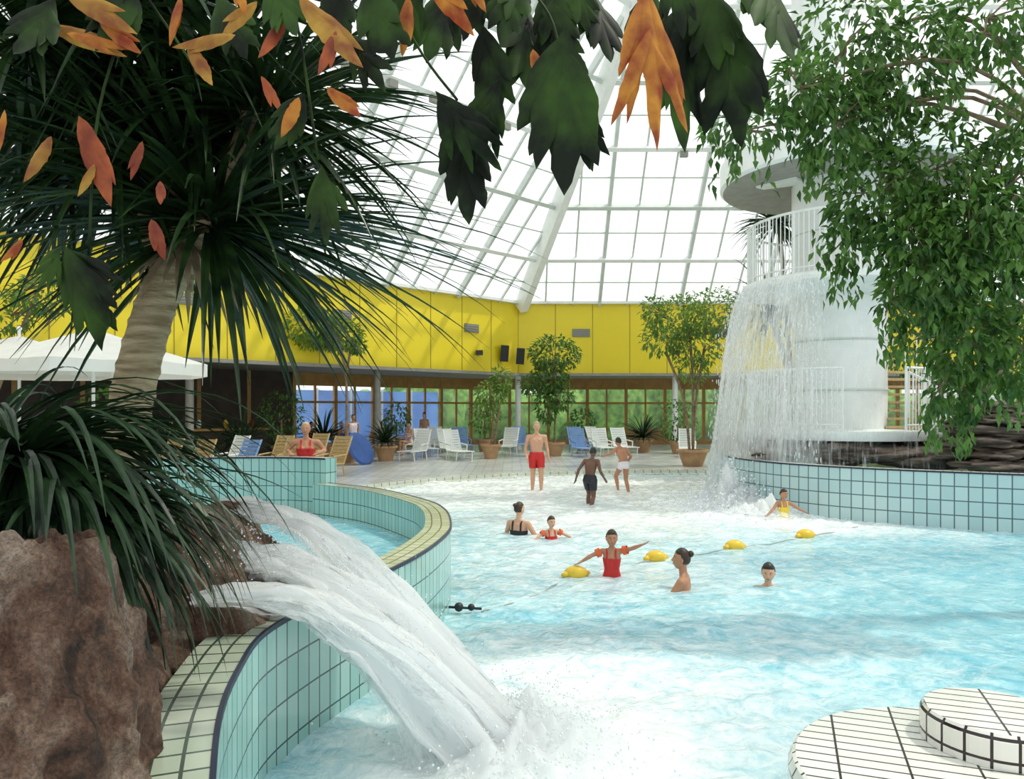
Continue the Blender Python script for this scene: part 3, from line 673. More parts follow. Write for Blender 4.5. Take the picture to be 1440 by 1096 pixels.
def blade(s, p, d, sd, n, L, w, k, prof, cu):
    i0 = len(s.v)
    for (t, wl, wr) in prof:
        c = p + d * L * t - n * cu * L * t * t
        s.add(c + sd * wl * w / 2 - n * .22 * wl * w); s.add(c); s.add(c - sd * wr * w / 2 - n * .22 * wr * w)
    for j in range(len(prof) - 1):
        a = i0 + 3 * j; s.face((a, a + 3, a + 4, a + 1), k); s.face((a + 1, a + 4, a + 5, a + 2), k)
def fishleaf(s, p, q, w, k):
    p = Vector(p); q = Vector(q); d = q - p; L = d.length; d.normalize()
    sd = d.cross(Vector((U(-.45, .45), -1, U(-.25, .25)))).normalized(); n = sd.cross(d)
    def prof(rag):
        o = []; m = 12
        for i in range(m + 1):
            t = i / m; b = math.sin(math.pi * min(1, t ** .95)) ** .8 if t < 1 else 0
            jl = U(.74, 1.14) if t > .5 and rag else 1; jr = U(.74, 1.14) if t > .5 and rag else 1
            o.append((t, max(.0, b * jl), max(.0, b * jr)))
        return o
    cu = U(-.08, .2)
    blade(s, p, d, sd, n, L, w * .44, k, prof(1), cu)
    for (t0, ang, ln, ww) in ((.05, 28, .60, .30), (.14, -27, .58, .30), (.28, 23, .58, .28), (.36, -22, .54, .28), (.02, 13, .8, .30), (.03, -13, .76, .30)):
        an = math.radians(ang * U(.8, 1.2)); dd = (d * math.cos(an) + sd * math.sin(an)).normalized(); s2 = (sd * math.cos(an) - d * math.sin(an)).normalized()
        base = p + d * L * t0 - n * cu * L * t0 * t0 + n * U(-.006, .006)
        blade(s, base, dd, s2, n, L * ln * U(.9, 1.1), w * ww, k, prof(1), cu + U(-.05, .15))
def lance(s, p, q, w, k):
    p = Vector(p); q = Vector(q); d = q - p; L = d.length; d.normalize(); sd = d.cross(Vector((U(-.3, .3), -1, U(-.2, .2)))).normalized(); n = sd.cross(d)
    pr = [(i / 14, (math.sin(math.pi * (i / 14) ** .8) ** .8 if i < 14 else 0) * U(.88, 1.06), (math.sin(math.pi * (i / 14) ** .8) ** .8 if i < 14 else 0) * U(.88, 1.06)) for i in range(15)]
    blade(s, p, d, sd, n, L, w * .72, k, pr, U(-.1, .25))
    an = math.radians(U(8, 14)) * (1 if R() < .5 else -1); dd = d * math.cos(an) + sd * math.sin(an); s2 = sd * math.cos(an) - d * math.sin(an)
    blade(s, p + d * L * .1, dd, s2, n, L * .68, w * .5, k, pr, .1)
s = MB(); s.tube(cr([(-2.0, 1.7, .3), (-1.95, 1.7, 2.2), (-1.8, 1.9, 4.3)], 6), .07, 'bark2', 10)
F = [(-.22, 3.26, -.17, 2.80, .32), (.20, 3.44, .20, 2.82, .40), (.06, 3.72, .10, 3.30, .34), (.73, 3.74, .73, 3.10, .32), (.88, 3.68, .97, 3.12, .36), (-.12, 3.55, -.06, 3.2, .24),
     (-.55, 3.62, -.45, 3.3, .24), (-1.70, 2.62, -1.62, 2.22, .28), (-.80, 3.22, -.92, 3.0, .16), (-.78, 3.0, -.76, 2.66, .16), (.35, 3.78, .42, 3.45, .24), (.12, 3.66, .28, 3.32, .24), (-.25, 3.78, -.35, 3.40, .24),
     (-.95, 3.7, -.82, 3.42, .2), (-1.25, 3.75, -1.1, 3.45, .22), (-1.5, 3.72, -1.6, 3.4, .22), (-.3, 3.24, -.03, 2.96, .18), (.6, 3.8, .56, 3.5, .2), (-.70, 3.75, -.72, 3.5, .2), (1.0, 3.66, 1.06, 3.3, .24),
     (.02, 3.75, -.05, 3.45, .24), (.16, 3.8, .2, 3.5, .24), (.62, 3.78, .66, 3.42, .2), (.82, 3.8, .86, 3.4, .26), (-.12, 3.8, -.2, 3.5, .2), (-.42, 3.78, -.45, 3.45, .2), (-.05, 3.34, -.16, 3.02, .16), (.24, 3.34, .32, 3.0, .18), (-1.72, 2.62, -1.50, 2.42, .11), (-1.72, 2.62, -1.86, 2.46, .11), (-1.78, 3.6, -1.85, 3.3, .2), (-.62, 3.45, -.5, 3.2, .16), (.05, 3.8, .0, 3.55, .22), (.26, 3.8, .34, 3.55, .22), (.95, 3.8, 1.0, 3.5, .24)]
for (a, b, c, d, w) in F: y = U(2.80, 3.2); fishleaf(s, (a, y, b), (c, y + U(-.15, .1), d), w, 'fish')
O = [(-.81, 3.57, -.55, 3.25, .12, 'yleaf'), (-.73, 3.27, -.58, 3.12, .08, 'orange'), (-1.86, 3.53, -1.50, 3.37, .08, 'yleaf'), (-1.70, 3.58, -1.42, 3.42, .09, 'yleaf'), (-1.67, 3.13, -1.57, 2.79, .12, 'redleaf'),
     (-1.74, 3.03, -1.86, 2.86, .08, 'yleaf'), (-.34, 3.66, -.16, 3.42, .11, 'orange'), (-.40, 3.6, -.42, 3.38, .08, 'orange'), (-1.25, 3.40, -1.14, 3.23, .08, 'yleaf'), (-.80, 3.17, -.87, 3.02, .07, 'orange'), (-1.37, 2.72, -1.33, 2.57, .07, 'redleaf'),
     (-.90, 3.55, -.98, 3.35, .08, 'redleaf'), (-1.05, 3.42, -1.3, 3.38, .07, 'yleaf'), (.08, 3.38, .12, 3.25, .07, 'orange'), (.62, 3.36, .66, 3.18, .07, 'orange'), (-1.1, 3.75, -1.02, 3.5, .08, 'orange'), (-.2, 3.75, -.1, 3.55, .07, 'orange'), (-1.72, 3.45, -1.48, 3.40, .06, 'orange'), (-1.36, 2.88, -1.33, 2.78, .05, 'redleaf'),
     (-1.60, 3.50, -1.42, 3.36, .07, 'orange'), (-1.00, 3.60, -1.12, 3.44, .07, 'yleaf'), (-.66, 3.42, -.72, 3.24, .06, 'redleaf'), (-1.30, 3.62, -1.34, 3.42, .07, 'orange'), (-1.95, 3.15, -2.02, 2.95, .06, 'orange'), (-1.62, 2.95, -1.68, 2.82, .05, 'yleaf'), (-.98, 3.30, -.90, 3.16, .05, 'redleaf'), (-1.45, 3.05, -1.50, 2.90, .05, 'redleaf'), (-1.90, 2.66, -1.96, 2.56, .05, 'orange')]
for (a, b, c, d, w, k) in O: y = U(2.8, 2.95); lance(s, (a, y, b), (c, y + U(-.1, .05), d), w, k)
fishleaf(s, (.50, 2.80, 3.60), (.58, 2.75, 2.99), .21, 'orange'); lance(s, (.53, 2.82, 3.78), (.51, 2.8, 3.45), .10, 'orange'); lance(s, (.50, 2.8, 3.5), (.44, 2.78, 3.24), .08, 'orange')
for pts in ([(-1.8, 1.9, 4.2), (-1.2, 2.8, 4.1), (-.4, 3.05, 3.85), (.3, 3.05, 3.75)], [(-1.8, 1.9, 4.3), (-.8, 2.7, 4.4), (.3, 3.0, 4.1), (1.05, 3, 3.68)], [(-1.8, 1.9, 4.2), (-1.7, 2.6, 4.0), (-1.5, 3.0, 3.7), (-1.3, 3.05, 3.4)], [(-.6, 3.0, 3.95), (-.4, 3.03, 3.5), (-.22, 3, 3.24)], [(.0, 3.05, 3.8), (.15, 3.03, 3.6), (.2, 3, 3.4)], [(-1.5, 3, 3.7), (-1.66, 3, 3.2), (-1.70, 3, 2.62)], [(-1.1, 2.9, 4.05), (-.9, 3, 3.7), (-.78, 3, 3.0)]):
    s.tube(cr(pts, 6), .006, 'fish', 5)
s.build('fishtail_palm', True)
s = MB(); D = 6.6
blobs = [(2.97, 5.25, .50, .55, 330), (2.45, 4.72, .30, .26, 150), (2.02, 4.42, .40, .16, 110), (2.85, 4.50, .35, .42, 230), (3.55, 5.1, .5, .5, 330), (4.2, 5.45, .5, .35, 260), (3.28, 3.95, .45, .42, 330),
         (3.80, 4.15, .42, .5, 330), (4.35, 3.95, .4, .5, 330), (3.60, 3.30, .38, .45, 330), (4.15, 3.15, .5, .5, 450), (3.95, 2.62, .36, .36, 280), (4.35, 2.50, .3, .4, 220), (4.02, 2.12, .12, .22, 50), (3.05, 3.55, .16, .3, 70), (3.3, 2.95, .12, .25, 50), (3.75, 2.2, .1, .25, 30), (4.5, 4.7, .25, .4, 90), (3.9, 3.6, .4, .4, 300), (3.3, 4.7, .3, .3, 150), (4.2, 3.5, .45, .45, 250), (3.45, 3.6, .35, .35, 200)]
s.tube(cr([(5.9, 7.3, .3), (5.8, 7.3, 1.5), (5.6, 7.2, 3.0), (5.5, 7.2, 4.4)], 6), [.16] * 6 + [.13] * 6 + [.1] * 7, 'bark2', 12)
for (x, z, rx, rz, n) in blobs:
    y = D + U(-.3, .3); cloud(s, (x, y, z), (rx, rx * .9, rz), int(n * 1.4), .125, .060, 'ficus', .6, .7)
    s.tube(cr([(5.6, 7.2, min(4.3, z + .1)), ((x + 5.6) / 2, y + .3, z + .35), (x, y, z)], 5), [.032] * 4 + [.018] * 4 + [.009] * 3, 'bark2', 6)
    for _ in range(6):
        v = rv(); s.tube([(x, y, z), (x + v.x * rx, y + v.y * rx, z + v.z * rz)], [.01, .004], 'bark2', 4)
    for _ in range(6):
        px = x + U(-rx, rx); py = y + U(-rx, rx) * .8; pz = z - rz * .6
        for jj in range(9): s.leaf((px + U(-.04, .04), py + U(-.04, .04), pz - jj * .045), rv() * .6 + Vector((0, 0, -.8)), .11, .05, 'ficus')
s.lathe((5.95, 7.3), [(.5, -1.3), (.5, .4), (.42, .4), (.42, .33), (0, .33)], ['mint2', 'cope2', 'cope2', 'soil'], 32)
s.build('weeping_fig_tree', False)
s = MB(); s.tube([(8.2, 13.3, 1.9), (8.1, 13.2, 2.35)], .015, 'bark2', 5)
for _ in range(16): s.leaf((8.1, 13.2, 2.4), rv(), .18, .12, 'redleaf')
cloud(s, (8.15, 13.3, 2.05), (.3, .25, .2), 60, .14, .07, 'ficus'); s.build('red_flowering_plant')
s = MB()
for (x, y, z, rx, rz, n) in ((11.4, 20.2, 5.4, 1.3, 1.2, 700), (13.2, 19.6, 4.6, 1.4, 1.4, 750), (12.2, 19.8, 3.0, 1.2, 1.1, 500), (10.9, 20.4, 3.7, .7, .8, 260), (14.0, 19.3, 6.4, 1.3, 1.1, 400)):
    cloud(s, (x, y, z), (rx, rx * .8, rz), n, .24, .11, 'ficus', .6, .5)
for (x, y, z) in ((11.4, 20.2, 5.2), (13.2, 19.6, 4.6), (12.2, 19.8, 3.2), (14, 19.3, 6.2)): s.tube(cr([(12.3, 20.6, .1), ((x + 12.3) / 2, 20.3, z * .5), (x, y, z)], 5), .07, 'bark2', 7)
s.build('evergreen_tree')

def pot(s, x, y, r=.42, h=.55, z=.1):
    s.lathe((x, y), [(r * .62, z), (r * .95, z + h * .85), (r * 1.08, z + h * .86), (r * 1.08, z + h), (r * .9, z + h), (r * .88, z + h * .9), (0, z + h * .9)], ['terra'] * 5 + ['soil'], 24)
def tree(name, x, y, stems, blobs, k, L=.16, W=.08, pr=.42):
    s = MB(); pot(s, x, y, pr)
    for st in stems: s.tube(cr([(x + a, y + b, .5 + c) for (a, b, c) in st], 5), .045, 'bark2', 7)
    for (a, b, c, rx, rz, n) in blobs:
        cloud(s, (x + a, y + b, c), (rx, rx, rz), int(n * 1.5), L, W, k, .6, .4)
        for _ in range(6):
            v = rv(); s.tube([(x + a * .5, y + b, c - rz), (x + a + v.x * rx * .7, y + b + v.y * rx * .7, c + v.z * rz * .7)], [.025, .008], 'bark2', 4)
    s.build(name)
tree('potted_umbrella_tree', -5.85, 26.2, [[(0, 0, 0), (.05, 0, 1.8), (-.1, 0, 3.3), (-.9, 0, 4.1)], [(0, 0, 2.6), (.2, 0, 3.6), (.3, 0, 4.0)]], [(-1.1, 0, 4.9, 1.1, .6, 420), (-.2, 0, 4.6, .8, .55, 300), (-1.2, 0, 4.4, .5, .3, 100), (.4, 0, 4.2, .3, .25, 60)], 'ficusl', .22, .11, .5)
tree('potted_fig_tree', 1.7, 30.0, [[(0, 0, 0), (.05, 0, 1.8), (0, 0, 3.2)]], [(0, 0, 4.2, 1.05, .7, 460), (-.2, 0, 3.3, .75, .7, 300), (-.3, 0, 2.2, .45, .8, 200), (-.9, 0, 3.0, .5, .4, 120), (.2, 0, 2.6, .6, .7, 160)], 'ficus', .22, .1)
tree('potted_ficus', -.8, 28.4, [[(0, 0, 0), (.1, 0, 1.2), (0, 0, 2.2)], [(.1, 0, 0), (.3, 0, 1.4), (.4, 0, 2.1)]], [(0, 0, 2.6, .6, .55, 230), (.4, 0, 3.1, .4, .5, 150), (-.3, 0, 2.0, .4, .3, 90)], 'ficusl', .2, .08, .36)
tree('potted_ficus', 5.98, 24.7, [[(0, 0, 0), (.1, 0, 1.7), (.4, 0, 3.6)], [(-.1, 0, 0), (-.3, 0, 1.8), (-.9, 0, 3.4)], [(0, 0, .3), (0, 0, 2.3), (-.1, 0, 4)]], [(-.5, 0, 5.0, 1.1, .75, 420), (.7, 0, 5.2, 1.0, .8, 380), (-.9, 0, 4.3, .8, .6, 220), (.1, 0, 4.1, .9, .7, 260), (0, 0, 3.3, .5, .5, 90), (-1.3, 0, 5.3, .4, .4, 90)], 'ficusl', .2, .09, .5)
tree('potted_ficus', -12.6, 17.6, [[(0, 0, 0), (.1, 0, 1.7), (.3, 0, 3.9)], [(0, 0, 0), (.5, 0, 2), (1.4, 0, 4.2)]], [(.3, 0, 4.3, .9, .6, 300), (1.6, 0, 4.7, .7, .5, 200), (2.2, 0, 5.2, .5, .4, 120)], 'ficusl', .2, .09, .5)
for (x, y, L_) in ((5.7, 32.5, 1.3), (-9.2, 25.5, 1.6), (-7.4, 29.4, 1.5), (-10.6, 22.8, 1.3), (-4.6, 27.2, 1.0)):
    s = MB(); pot(s, x, y, .4); rosette(s, (x, y, .75), 90, L_, .09, 'leafm', .9, 0, 1, 7); s.build('potted_palm')
for (x, y, z, r_, k) in ((-1.2, 33.0, 1.5, .7, 'ficusl'), (3.2, 34.0, 1.2, .6, 'ficus'), (7.0, 31.5, 1.3, .8, 'ficus'), (-8.4, 27.2, 1.6, .8, 'ficus'), (-5.2, 33.6, 1.4, .6, 'ficusl')):
    s = MB(); pot(s, x, y, .36); cloud(s, (x, y, z + .2), (r_, r_, r_ * 1.1), 300, .2, .09, k); s.tube([(x, y, .5), (x, y, z)], .04, 'bark2', 6); s.build('potted_shrub')
s = MB(); s.tube(cr([(8.3, 21.8, .1), (8.2, 21.8, 2.5), (7.6, 21.8, 4.6)], 5), .09, 'bark2', 9); rosette(s, (7.6, 21.8, 4.7), 110, 2.2, .09, 'leafm', .6, -.4, 1, 9); rosette(s, (7.7, 21.8, 7.4), 130, 1.5, .09, 'leafm', .9, -.7, .9, 8); s.tube([(8.3, 21.8, 1), (7.8, 21.8, 7.4)], .07, 'bark2', 8)
s.build('dracaena_palm')
s = MB(); pot(s, -8.0, 14.8, .4); cloud(s, (-8.0, 14.8, 1.7), (.6, .5, .8), 420, .16, .07, 'ficus'); s.tube([(-8.0, 14.8, .5), (-8.0, 14.8, 2)], .04, 'bark2', 6); s.build('potted_shrub')

# ------------------------------------------------------------------ parasols, loungers, tables
def parasol(x, y, z, r, h):
    s = MB(); n = 8; ap = s.add((x, y, z + h))
    rim = []; mid = []; low = []
    for i in range(n * 2):
        a = math.pi * i / n + .2; rr = r if i % 2 == 0 else r * .94
        mid.append(s.add((x + rr * .5 * math.cos(a), y + rr * .5 * math.sin(a), z + h * (.47 if i % 2 == 0 else .43))))
        rim.append(s.add((x + rr * math.cos(a), y + rr * math.sin(a), z + (0 if i % 2 == 0 else -.03))))
        low.append(s.add((x + rr * math.cos(a), y + rr * math.sin(a), z - .22)))
    m = n * 2
    for i in range(m):
        j = (i + 1) % m; s.face((ap, mid[i], mid[j]), 'canvas'); s.face((mid[i], rim[i], rim[j], mid[j]), 'canvas'); s.face((rim[i], low[i], low[j], rim[j]), 'canvas')
        if i % 2 == 0: s.tube([(x, y, z + h - .03), tuple(Vector(s.v[rim[i]]) - Vector((0, 0, .03)))], .012, 'white', 4)
    s.tube([(x, y, .1), (x, y, z + h + .12)], .03, 'white', 8); s.lathe((x, y), [(0, .18), (.3, .17), (.35, .1)], 'grey', 16); s.sphere((x, y, z + h + .14), .05, 'white')
    s.build('parasol')
parasol(-7.4, 13.2, 2.80, 1.9, .62); parasol(-9.9, 15.0, 2.85, 2.0, .62)
def lounger(x, y, yaw, k='white', back=65):
    s = MB(); Mx = Matrix.Translation((x, y, .1)) @ Matrix.Rotation(yaw, 4, 'Z')
    def P(a, b, c): return Mx @ Vector((a, b, c))
    for sx in (-.3, .3):
        s.tube([P(sx, -.75, .34), P(sx, .35, .34)], .025, k, 6)
        cb_ = math.cos(math.radians(back)); sb_ = math.sin(math.radians(back))
        s.tube([P(sx, .35, .34), P(sx, .35 + .85 * cb_, .34 + .85 * sb_)], .025, k, 6)
        for yy in (-.6, .3): s.tube([P(sx, yy, .34), P(sx * 1.05, yy + .06, 0)], .022, k, 6)
        s.tube([P(sx * 1.1, -.1, .56), P(sx * 1.1, .42, .60)], .025, k, 6); s.tube([P(sx * 1.1, -.1, .56), P(sx * 1.05, -.1, .34)], .02, k, 6)
    for i in range(11):
        yy = -.72 + i * .105; s.beam(P(-.29, yy, .35), P(.29, yy, .35), .085, .02, k)
    for i in range(8):
        t = .06 + i * .105; yy = .35 + t * cb_; zz = .34 + t * sb_; s.beam(P(-.29, yy, zz), P(.29, yy, zz), .02, .085, k)
    s.build('sun_lounger')
for (x, y, a, k) in ((-2.0, 27.6, .5, 'white'), (-2.4, 29.3, .5, 'white'), (-3.4, 29.5, .4, 'white'), (-3.6, 27.6, -.4, 'white'), (2.8, 29.6, .3, 'slideblue'), (3.7, 30.2, .2, 'white'), (4.6, 30.6, .3, 'white'), (.4, 33, .2, 'slideblue'), (-7.0, 18.6, -.5, 'slideblue'), (-6.1, 19.6, -.4, 'tan'), (-8.2, 18.8, -.4, 'tan'), (-5.2, 21.0, -.5, 'tan'), (-7.0, 21.6, -.4, 'tan'),
                     (2.9, 32.2, .3, 'slideblue'), (-8.3, 21.5, -.5, 'white'), (-6.4, 23.4, -.4, 'tan'), (-9.4, 19.6, -.5, 'tan'), (-3.2, 32.3, .3, 'white'), (-2.1, 32.2, .3, 'slideblue'), (6.9, 29.4, -.2, 'white'), (3.9, 33.0, .6, 'white'), (-.2, 31.0, -.3, 'white')):
    lounger(x, y, a, k)
for (x, y) in ((-4.9, 31.0), (-6.2, 30.6), (-7.6, 31.6)):
    s = MB()
    s.lathe((x, y), [(0, .84), (.45, .84), (.45, .80), (.05, .80), (.04, .14), (.28, .12), (.3, .1)], 'white', 20)
    s.build('cafe_table')
s = MB(); s.lathe((0, 0), [(0, .06), (.55, .06), (.62, 0), (.55, -.06), (0, -.06)], 'matblue', 32); ob = s.build('swim_mat'); ob.location = (-5.15, 25.4, .63); ob.rotation_euler = (math.radians(25), math.radians(62), 0); 
s = MB(); s.beam((-13, 25, .65), (-9.5, 28.5, .65), .6, 1.1, 'dark'); s.beam((-13.05, 24.95, 1.24), (-9.45, 28.55, 1.24), .8, .08, 'wood')
for i in range(5): s.sphere((-12.6 + i * .7, 25.3 + i * .7, 1.45), (.09, .09, .16), ['redleaf', 'tan', 'white', 'buoy', 'redleaf'][i], 10, 8)
s.build('bar_counter')

# ------------------------------------------------------------------ people
def human(name, loc, yaw, H, J=None, skin='skin', hair='hairb', garments=(), hy=0, hp=0, hs=1.0, style='short', wide=1.0, fem=False):
    X = dict(pel=(0, 0, .52), bel=(0, 0, .61), che=(0, .0, .72), nk=(0, .005, .815), hd=(0, -.012, .925),
             shL=(.100 * wide, 0, .788), shR=(-.100 * wide, 0, .788), elL=(.125, .015, .63), elR=(-.125, .015, .63), wrL=(.13, -.03, .49), wrR=(-.13, -.03, .49),
             hiL=(.048, 0, .51), hiR=(-.048, 0, .51), knL=(.055, -.012, .285), knR=(-.055, -.012, .285), anL=(.055, .01, .045), anR=(-.055, .01, .045))
    X.update(J or {}); V = {k: Vector(v) for k, v in X.items()}
    sx = (V['shL'] - V['shR']) * .5; hx = (V['hiL'] - V['hiR']) * .5
    sxn = sx.normalized(); hxn = hx.normalized(); caps = []
    def C(lab, a, ra, b, rb): caps.append((lab, a, ra, b, rb))
    C('pelvis', V['pel'] + Vector((0, .004, 0)), .056, V['bel'], .050); C('belly', V['bel'], .050, V['che'], .055); C('chest', V['che'], .055, V['nk'] - Vector((0, 0, .045)), .042)
    for sg in (-1, 1):
        C('pelvis', V['pel'] + hxn * sg * .038, .056, V['bel'] + hxn * sg * .026 * wide, .046)
        C('belly', V['bel'] + hxn * sg * .026 * wide, .046, V['che'] + sxn * sg * .040 * wide, .052)
        C('chest', V['che'] + sxn * sg * .040 * wide, .052, V['nk'] + sxn * sg * .048 - Vector((0, 0, .04)), .040)
        if fem: C('belly', V['che'] + sxn * sg * .034 + Vector((0, -.036, .004)), .027, V['che'] + sxn * sg * .034 + Vector((0, -.030, -.004)), .027)
        elif H > 1.6: C('chest', V['che'] + sxn * sg * .032 + Vector((0, -.022, .024)), .033, V['che'] + sxn * sg * .052 + Vector((0, -.018, .03)), .028)
        C('pelvis', V['pel'] + hxn * sg * .034 + Vector((0, .022, -.015)), .042, V['pel'] + hxn * sg * .034 + Vector((0, .016, .012)), .040)
    for q, sg in (('L', 1), ('R', -1)):
        C('chest', V['nk'] - Vector((0, 0, .026)), .030, V['sh' + q], .031)
        C('neck', V['nk'] + Vector((0, 0, .012)), .024, V['nk'].lerp(V['sh' + q], .6) - Vector((0, 0, .004)), .018)
    C('neck', V['nk'] - Vector((0, 0, .01)), .029, V['hd'] - Vector((0, -.008, .03)), .026)
    for q in 'LR':
        sh, el, wr, hi, kn, an = (V[k + q] for k in ('sh', 'el', 'wr', 'hi', 'kn', 'an'))
        mu = sh.lerp(el, .4); C('uarm', sh, .031, mu, .027); C('uarm2', mu, .027, el, .021); m_ = el.lerp(wr, .3); C('farm', el, .021, m_, .023); C('farm', m_, .023, wr, .014)
        C('thigh', hi, .052, kn, .033); m2 = kn.lerp(an, .3) + Vector((0, .008, 0)); C('calf', kn, .031, m2, .033); C('calf', m2, .033, an, .018)
        fwd = Vector((0, -1, 0)); C('foot', an + Vector((0, .015, -.022)), .020, an + fwd * .085 + Vector((.008 if q == 'L' else -.008, 0, -.03)), .014)
        for ti in range(5):
            tb = an + fwd * .085 + Vector(((ti - 2) * .0095, 0, -.032)); C('foot', tb, .008, tb + fwd * (.028 - .003 * abs(ti - 1)), .006)
        d = (wr - el).normalized(); a = d.cross(Vector((0, 1, 0)))
        if a.length < .1: a = Vector((1, 0, 0))
        a.normalize(); a = a * (1 if q == 'L' else -1); nn = a.cross(d)
        side = Vector((0, -1, 0)) - d * d.dot(Vector((0, -1, 0)))
        if side.length > .3:
            side.normalize(); a = side; nn = a.cross(d) * (1 if q == 'L' else -1)
        for o in (-.013, 0, .013): C('hand', wr + a * o * .6, .011, wr + d * .048 + a * o, .010)
        for fi in range(4):
            o = (fi - 1.5) * .0125; b0 = wr + d * .052 - a * o; ln = (.036, .042, .039, .030)[fi]
            k1 = b0 + d * ln * .5 + nn * .003 - a * o * .25; k2 = k1 + (d * .9 + nn * .35).normalized() * ln * .5
            C('hand', b0, .0054, k1, .0050); C('hand', k1, .0050, k2, .0044)
        t0 = wr + d * .015 + a * .015; t1 = t0 + (d + a * .9).normalized() * .024; C('hand', t0, .0075, t1, .006); C('hand', t1, .006, t1 + d * .018, .005)
    b = MB()
    for (lab, p, ra, q, rb) in caps:
        n = 14; m = 4; dd = (q - p); L = dd.length; dd.normalize() if L > 1e-6 else None
        pts = []; rad = []
        for i in range(1, m + 1):
            an = math.pi / 2 * i / m; pts.append(p - dd * ra * math.cos(an)); rad.append(max(ra * math.sin(an), .0003))
        for i in range(0, m):
            an = math.pi / 2 * i / m; pts.append(q + dd * rb * math.sin(an)); rad.append(rb * math.cos(an))
        b.tube(pts, rad, 'skin', n)
    ob = b.build('tmp'); md = ob.modifiers.new('r', 'REMESH'); md.mode = 'VOXEL'; md.voxel_size = .0044; md.adaptivity = 0
    sm = ob.modifiers.new('s', 'SMOOTH'); sm.factor = .5; sm.iterations = 6
    dg = bpy.context.evaluated_depsgraph_get(); ev = ob.evaluated_get(dg); me = ev.to_mesh()
    nv = len(me.vertices); vc = np.zeros(nv * 3); me.vertices.foreach_get('co', vc); vc = vc.reshape(-1, 3)
    vn = np.zeros(nv * 3); me.vertices.foreach_get('normal', vn); vn = vn.reshape(-1, 3)
    faces = [tuple(p.vertices) for p in me.polygons]; ev.to_mesh_clear(); bpy.data.objects.remove(ob)
    best = np.full(nv, 9.0); lab = np.zeros(nv, int); tt = np.zeros(nv)
    for i, (l, p, ra, q, rb) in enumerate(caps):
        P = np.array(p); D = np.array(q) - P; LL = max(D.dot(D), 1e-9); t = np.clip((vc - P) @ D / LL, 0, 1)
        ds = np.linalg.norm(vc - P - t[:, None] * D, axis=1) - (ra + (rb - ra) * t); w = ds < best; best[w] = ds[w]; lab[w] = i; tt[w] = t[w]
    out = MB(); out.v = [tuple(x) for x in vc]
    for f_ in faces: out.face(f_, skin)
    labs = np.array([c[0] for c in caps])[lab]
    pel, che, nk = np.array(V['pel']), np.array(V['che']), np.array(V['nk'])
    arm = np.isin(labs, ('uarm', 'uarm2', 'farm', 'hand')); low = np.isin(labs, ('calf', 'foot')); head = labs == 'neck'
    up = (nk - pel) / np.linalg.norm(nk - pel); h = (vc - pel) @ up; Ht = np.linalg.norm(nk - pel)
    lat = np.abs((vc - che) @ np.array(sxn)); fr = (vc - che) @ np.cross(np.array(sxn), up)
    thigh = labs == 'thigh'; tht = np.zeros(nv)
    for q in 'LR':
        hi, kn = np.array(V['hi' + q]), np.array(V['kn' + q]); D = kn - hi; t = (vc - hi) @ D / D.dot(D)
        near = np.array([c[0] == 'thigh' and (c[1] - V['hi' + q]).length < 1e-6 for c in caps])[lab]; tht[near] = t[near]
    for (mk, kind, off) in garments:
        core = ~(arm | low | head)
        if kind == 'shorts': okv = core & (h < .065) & (~thigh | (tht < .62))
        elif kind == 'trunks': okv = core & (h < .045) & (~thigh | (tht < .20))
        elif kind == 'suit':
            top = Ht * .70
            straps = (h >= top) & (np.abs(lat - .045) < .011) & (h < Ht + .02)
            okv = core & (((h < top) & (~thigh | (tht < .10))) | straps)
        elif kind == 'band': okv = ((labs == 'uarm') & (tt >= .35)) | ((labs == 'uarm2') & (tt < .35))
        elif kind == 'top': okv = core & (h > .03) & (h < Ht * .93)
        mp = {}; gv = vc + vn * off
        for f_ in faces:
            if all(okv[j] for j in f_):
                ids = []
                for j in f_:
                    if j not in mp: mp[j] = out.add(gv[j])
                    ids.append(mp[j])
                out.face(ids, mk)
    hc = V['hd']; Rm = Matrix.Rotation(math.radians(hy), 3, 'Z') @ Matrix.Rotation(math.radians(hp), 3, 'X')
    a_, b_, c_ = .043 * hs, .054 * hs, .066 * hs
    def G(x, z, cx, cz, r): return math.exp(-(((x - cx) / r) ** 2 + ((z - cz) / r) ** 2))
    def hdf(p, feat=True):
        z = p.z / c_
        front = p.y < 0
        if z < 0: p.x *= 1 - .30 * z * z; p.y = p.y * (1 - .12 * z * z) - .005 * hs * (-z)
        if front:
            p.y *= .92
            if feat:
                u, w = p.x / hs, p.z / hs
                dy = 0
                dy -= .013 * math.exp(-((u / .0055) ** 2)) * max(0, min(1, (.012 - w) / .024)) * (1 if w > -.017 else max(0, 1 - (-.017 - w) / .004))
                dy += .0055 * (G(u, w, .0165, .004, .0085) + G(u, w, -.0165, .004, .0085))
                dy -= .0028 * (G(u, w, .016, .017, .009) + G(u, w, -.016, .017, .009))
                dy -= .003 * G(u, w, 0, -.033, .010) - .002 * G(u, w, 0, -.042, .006)
                dy -= .005 * G(u, w, 0, -.055, .011)
                dy -= .002 * (G(u, w, .024, -.012, .011) + G(u, w, -.024, -.012, .011))
                p.y += dy * hs
        return p
    def put(lc, r, k, fn=None, nu=16, nv_=12):
        i0 = len(out.v); out.sphere((0, 0, 0), r, k, nu, nv_, fn)
        for i in range(i0, len(out.v)): out.v[i] = tuple(hc + Rm @ (Vector(lc) * hs + Vector(out.v[i])))
    put((0, 0, 0), (a_, b_, c_), skin, hdf, 72, 56)
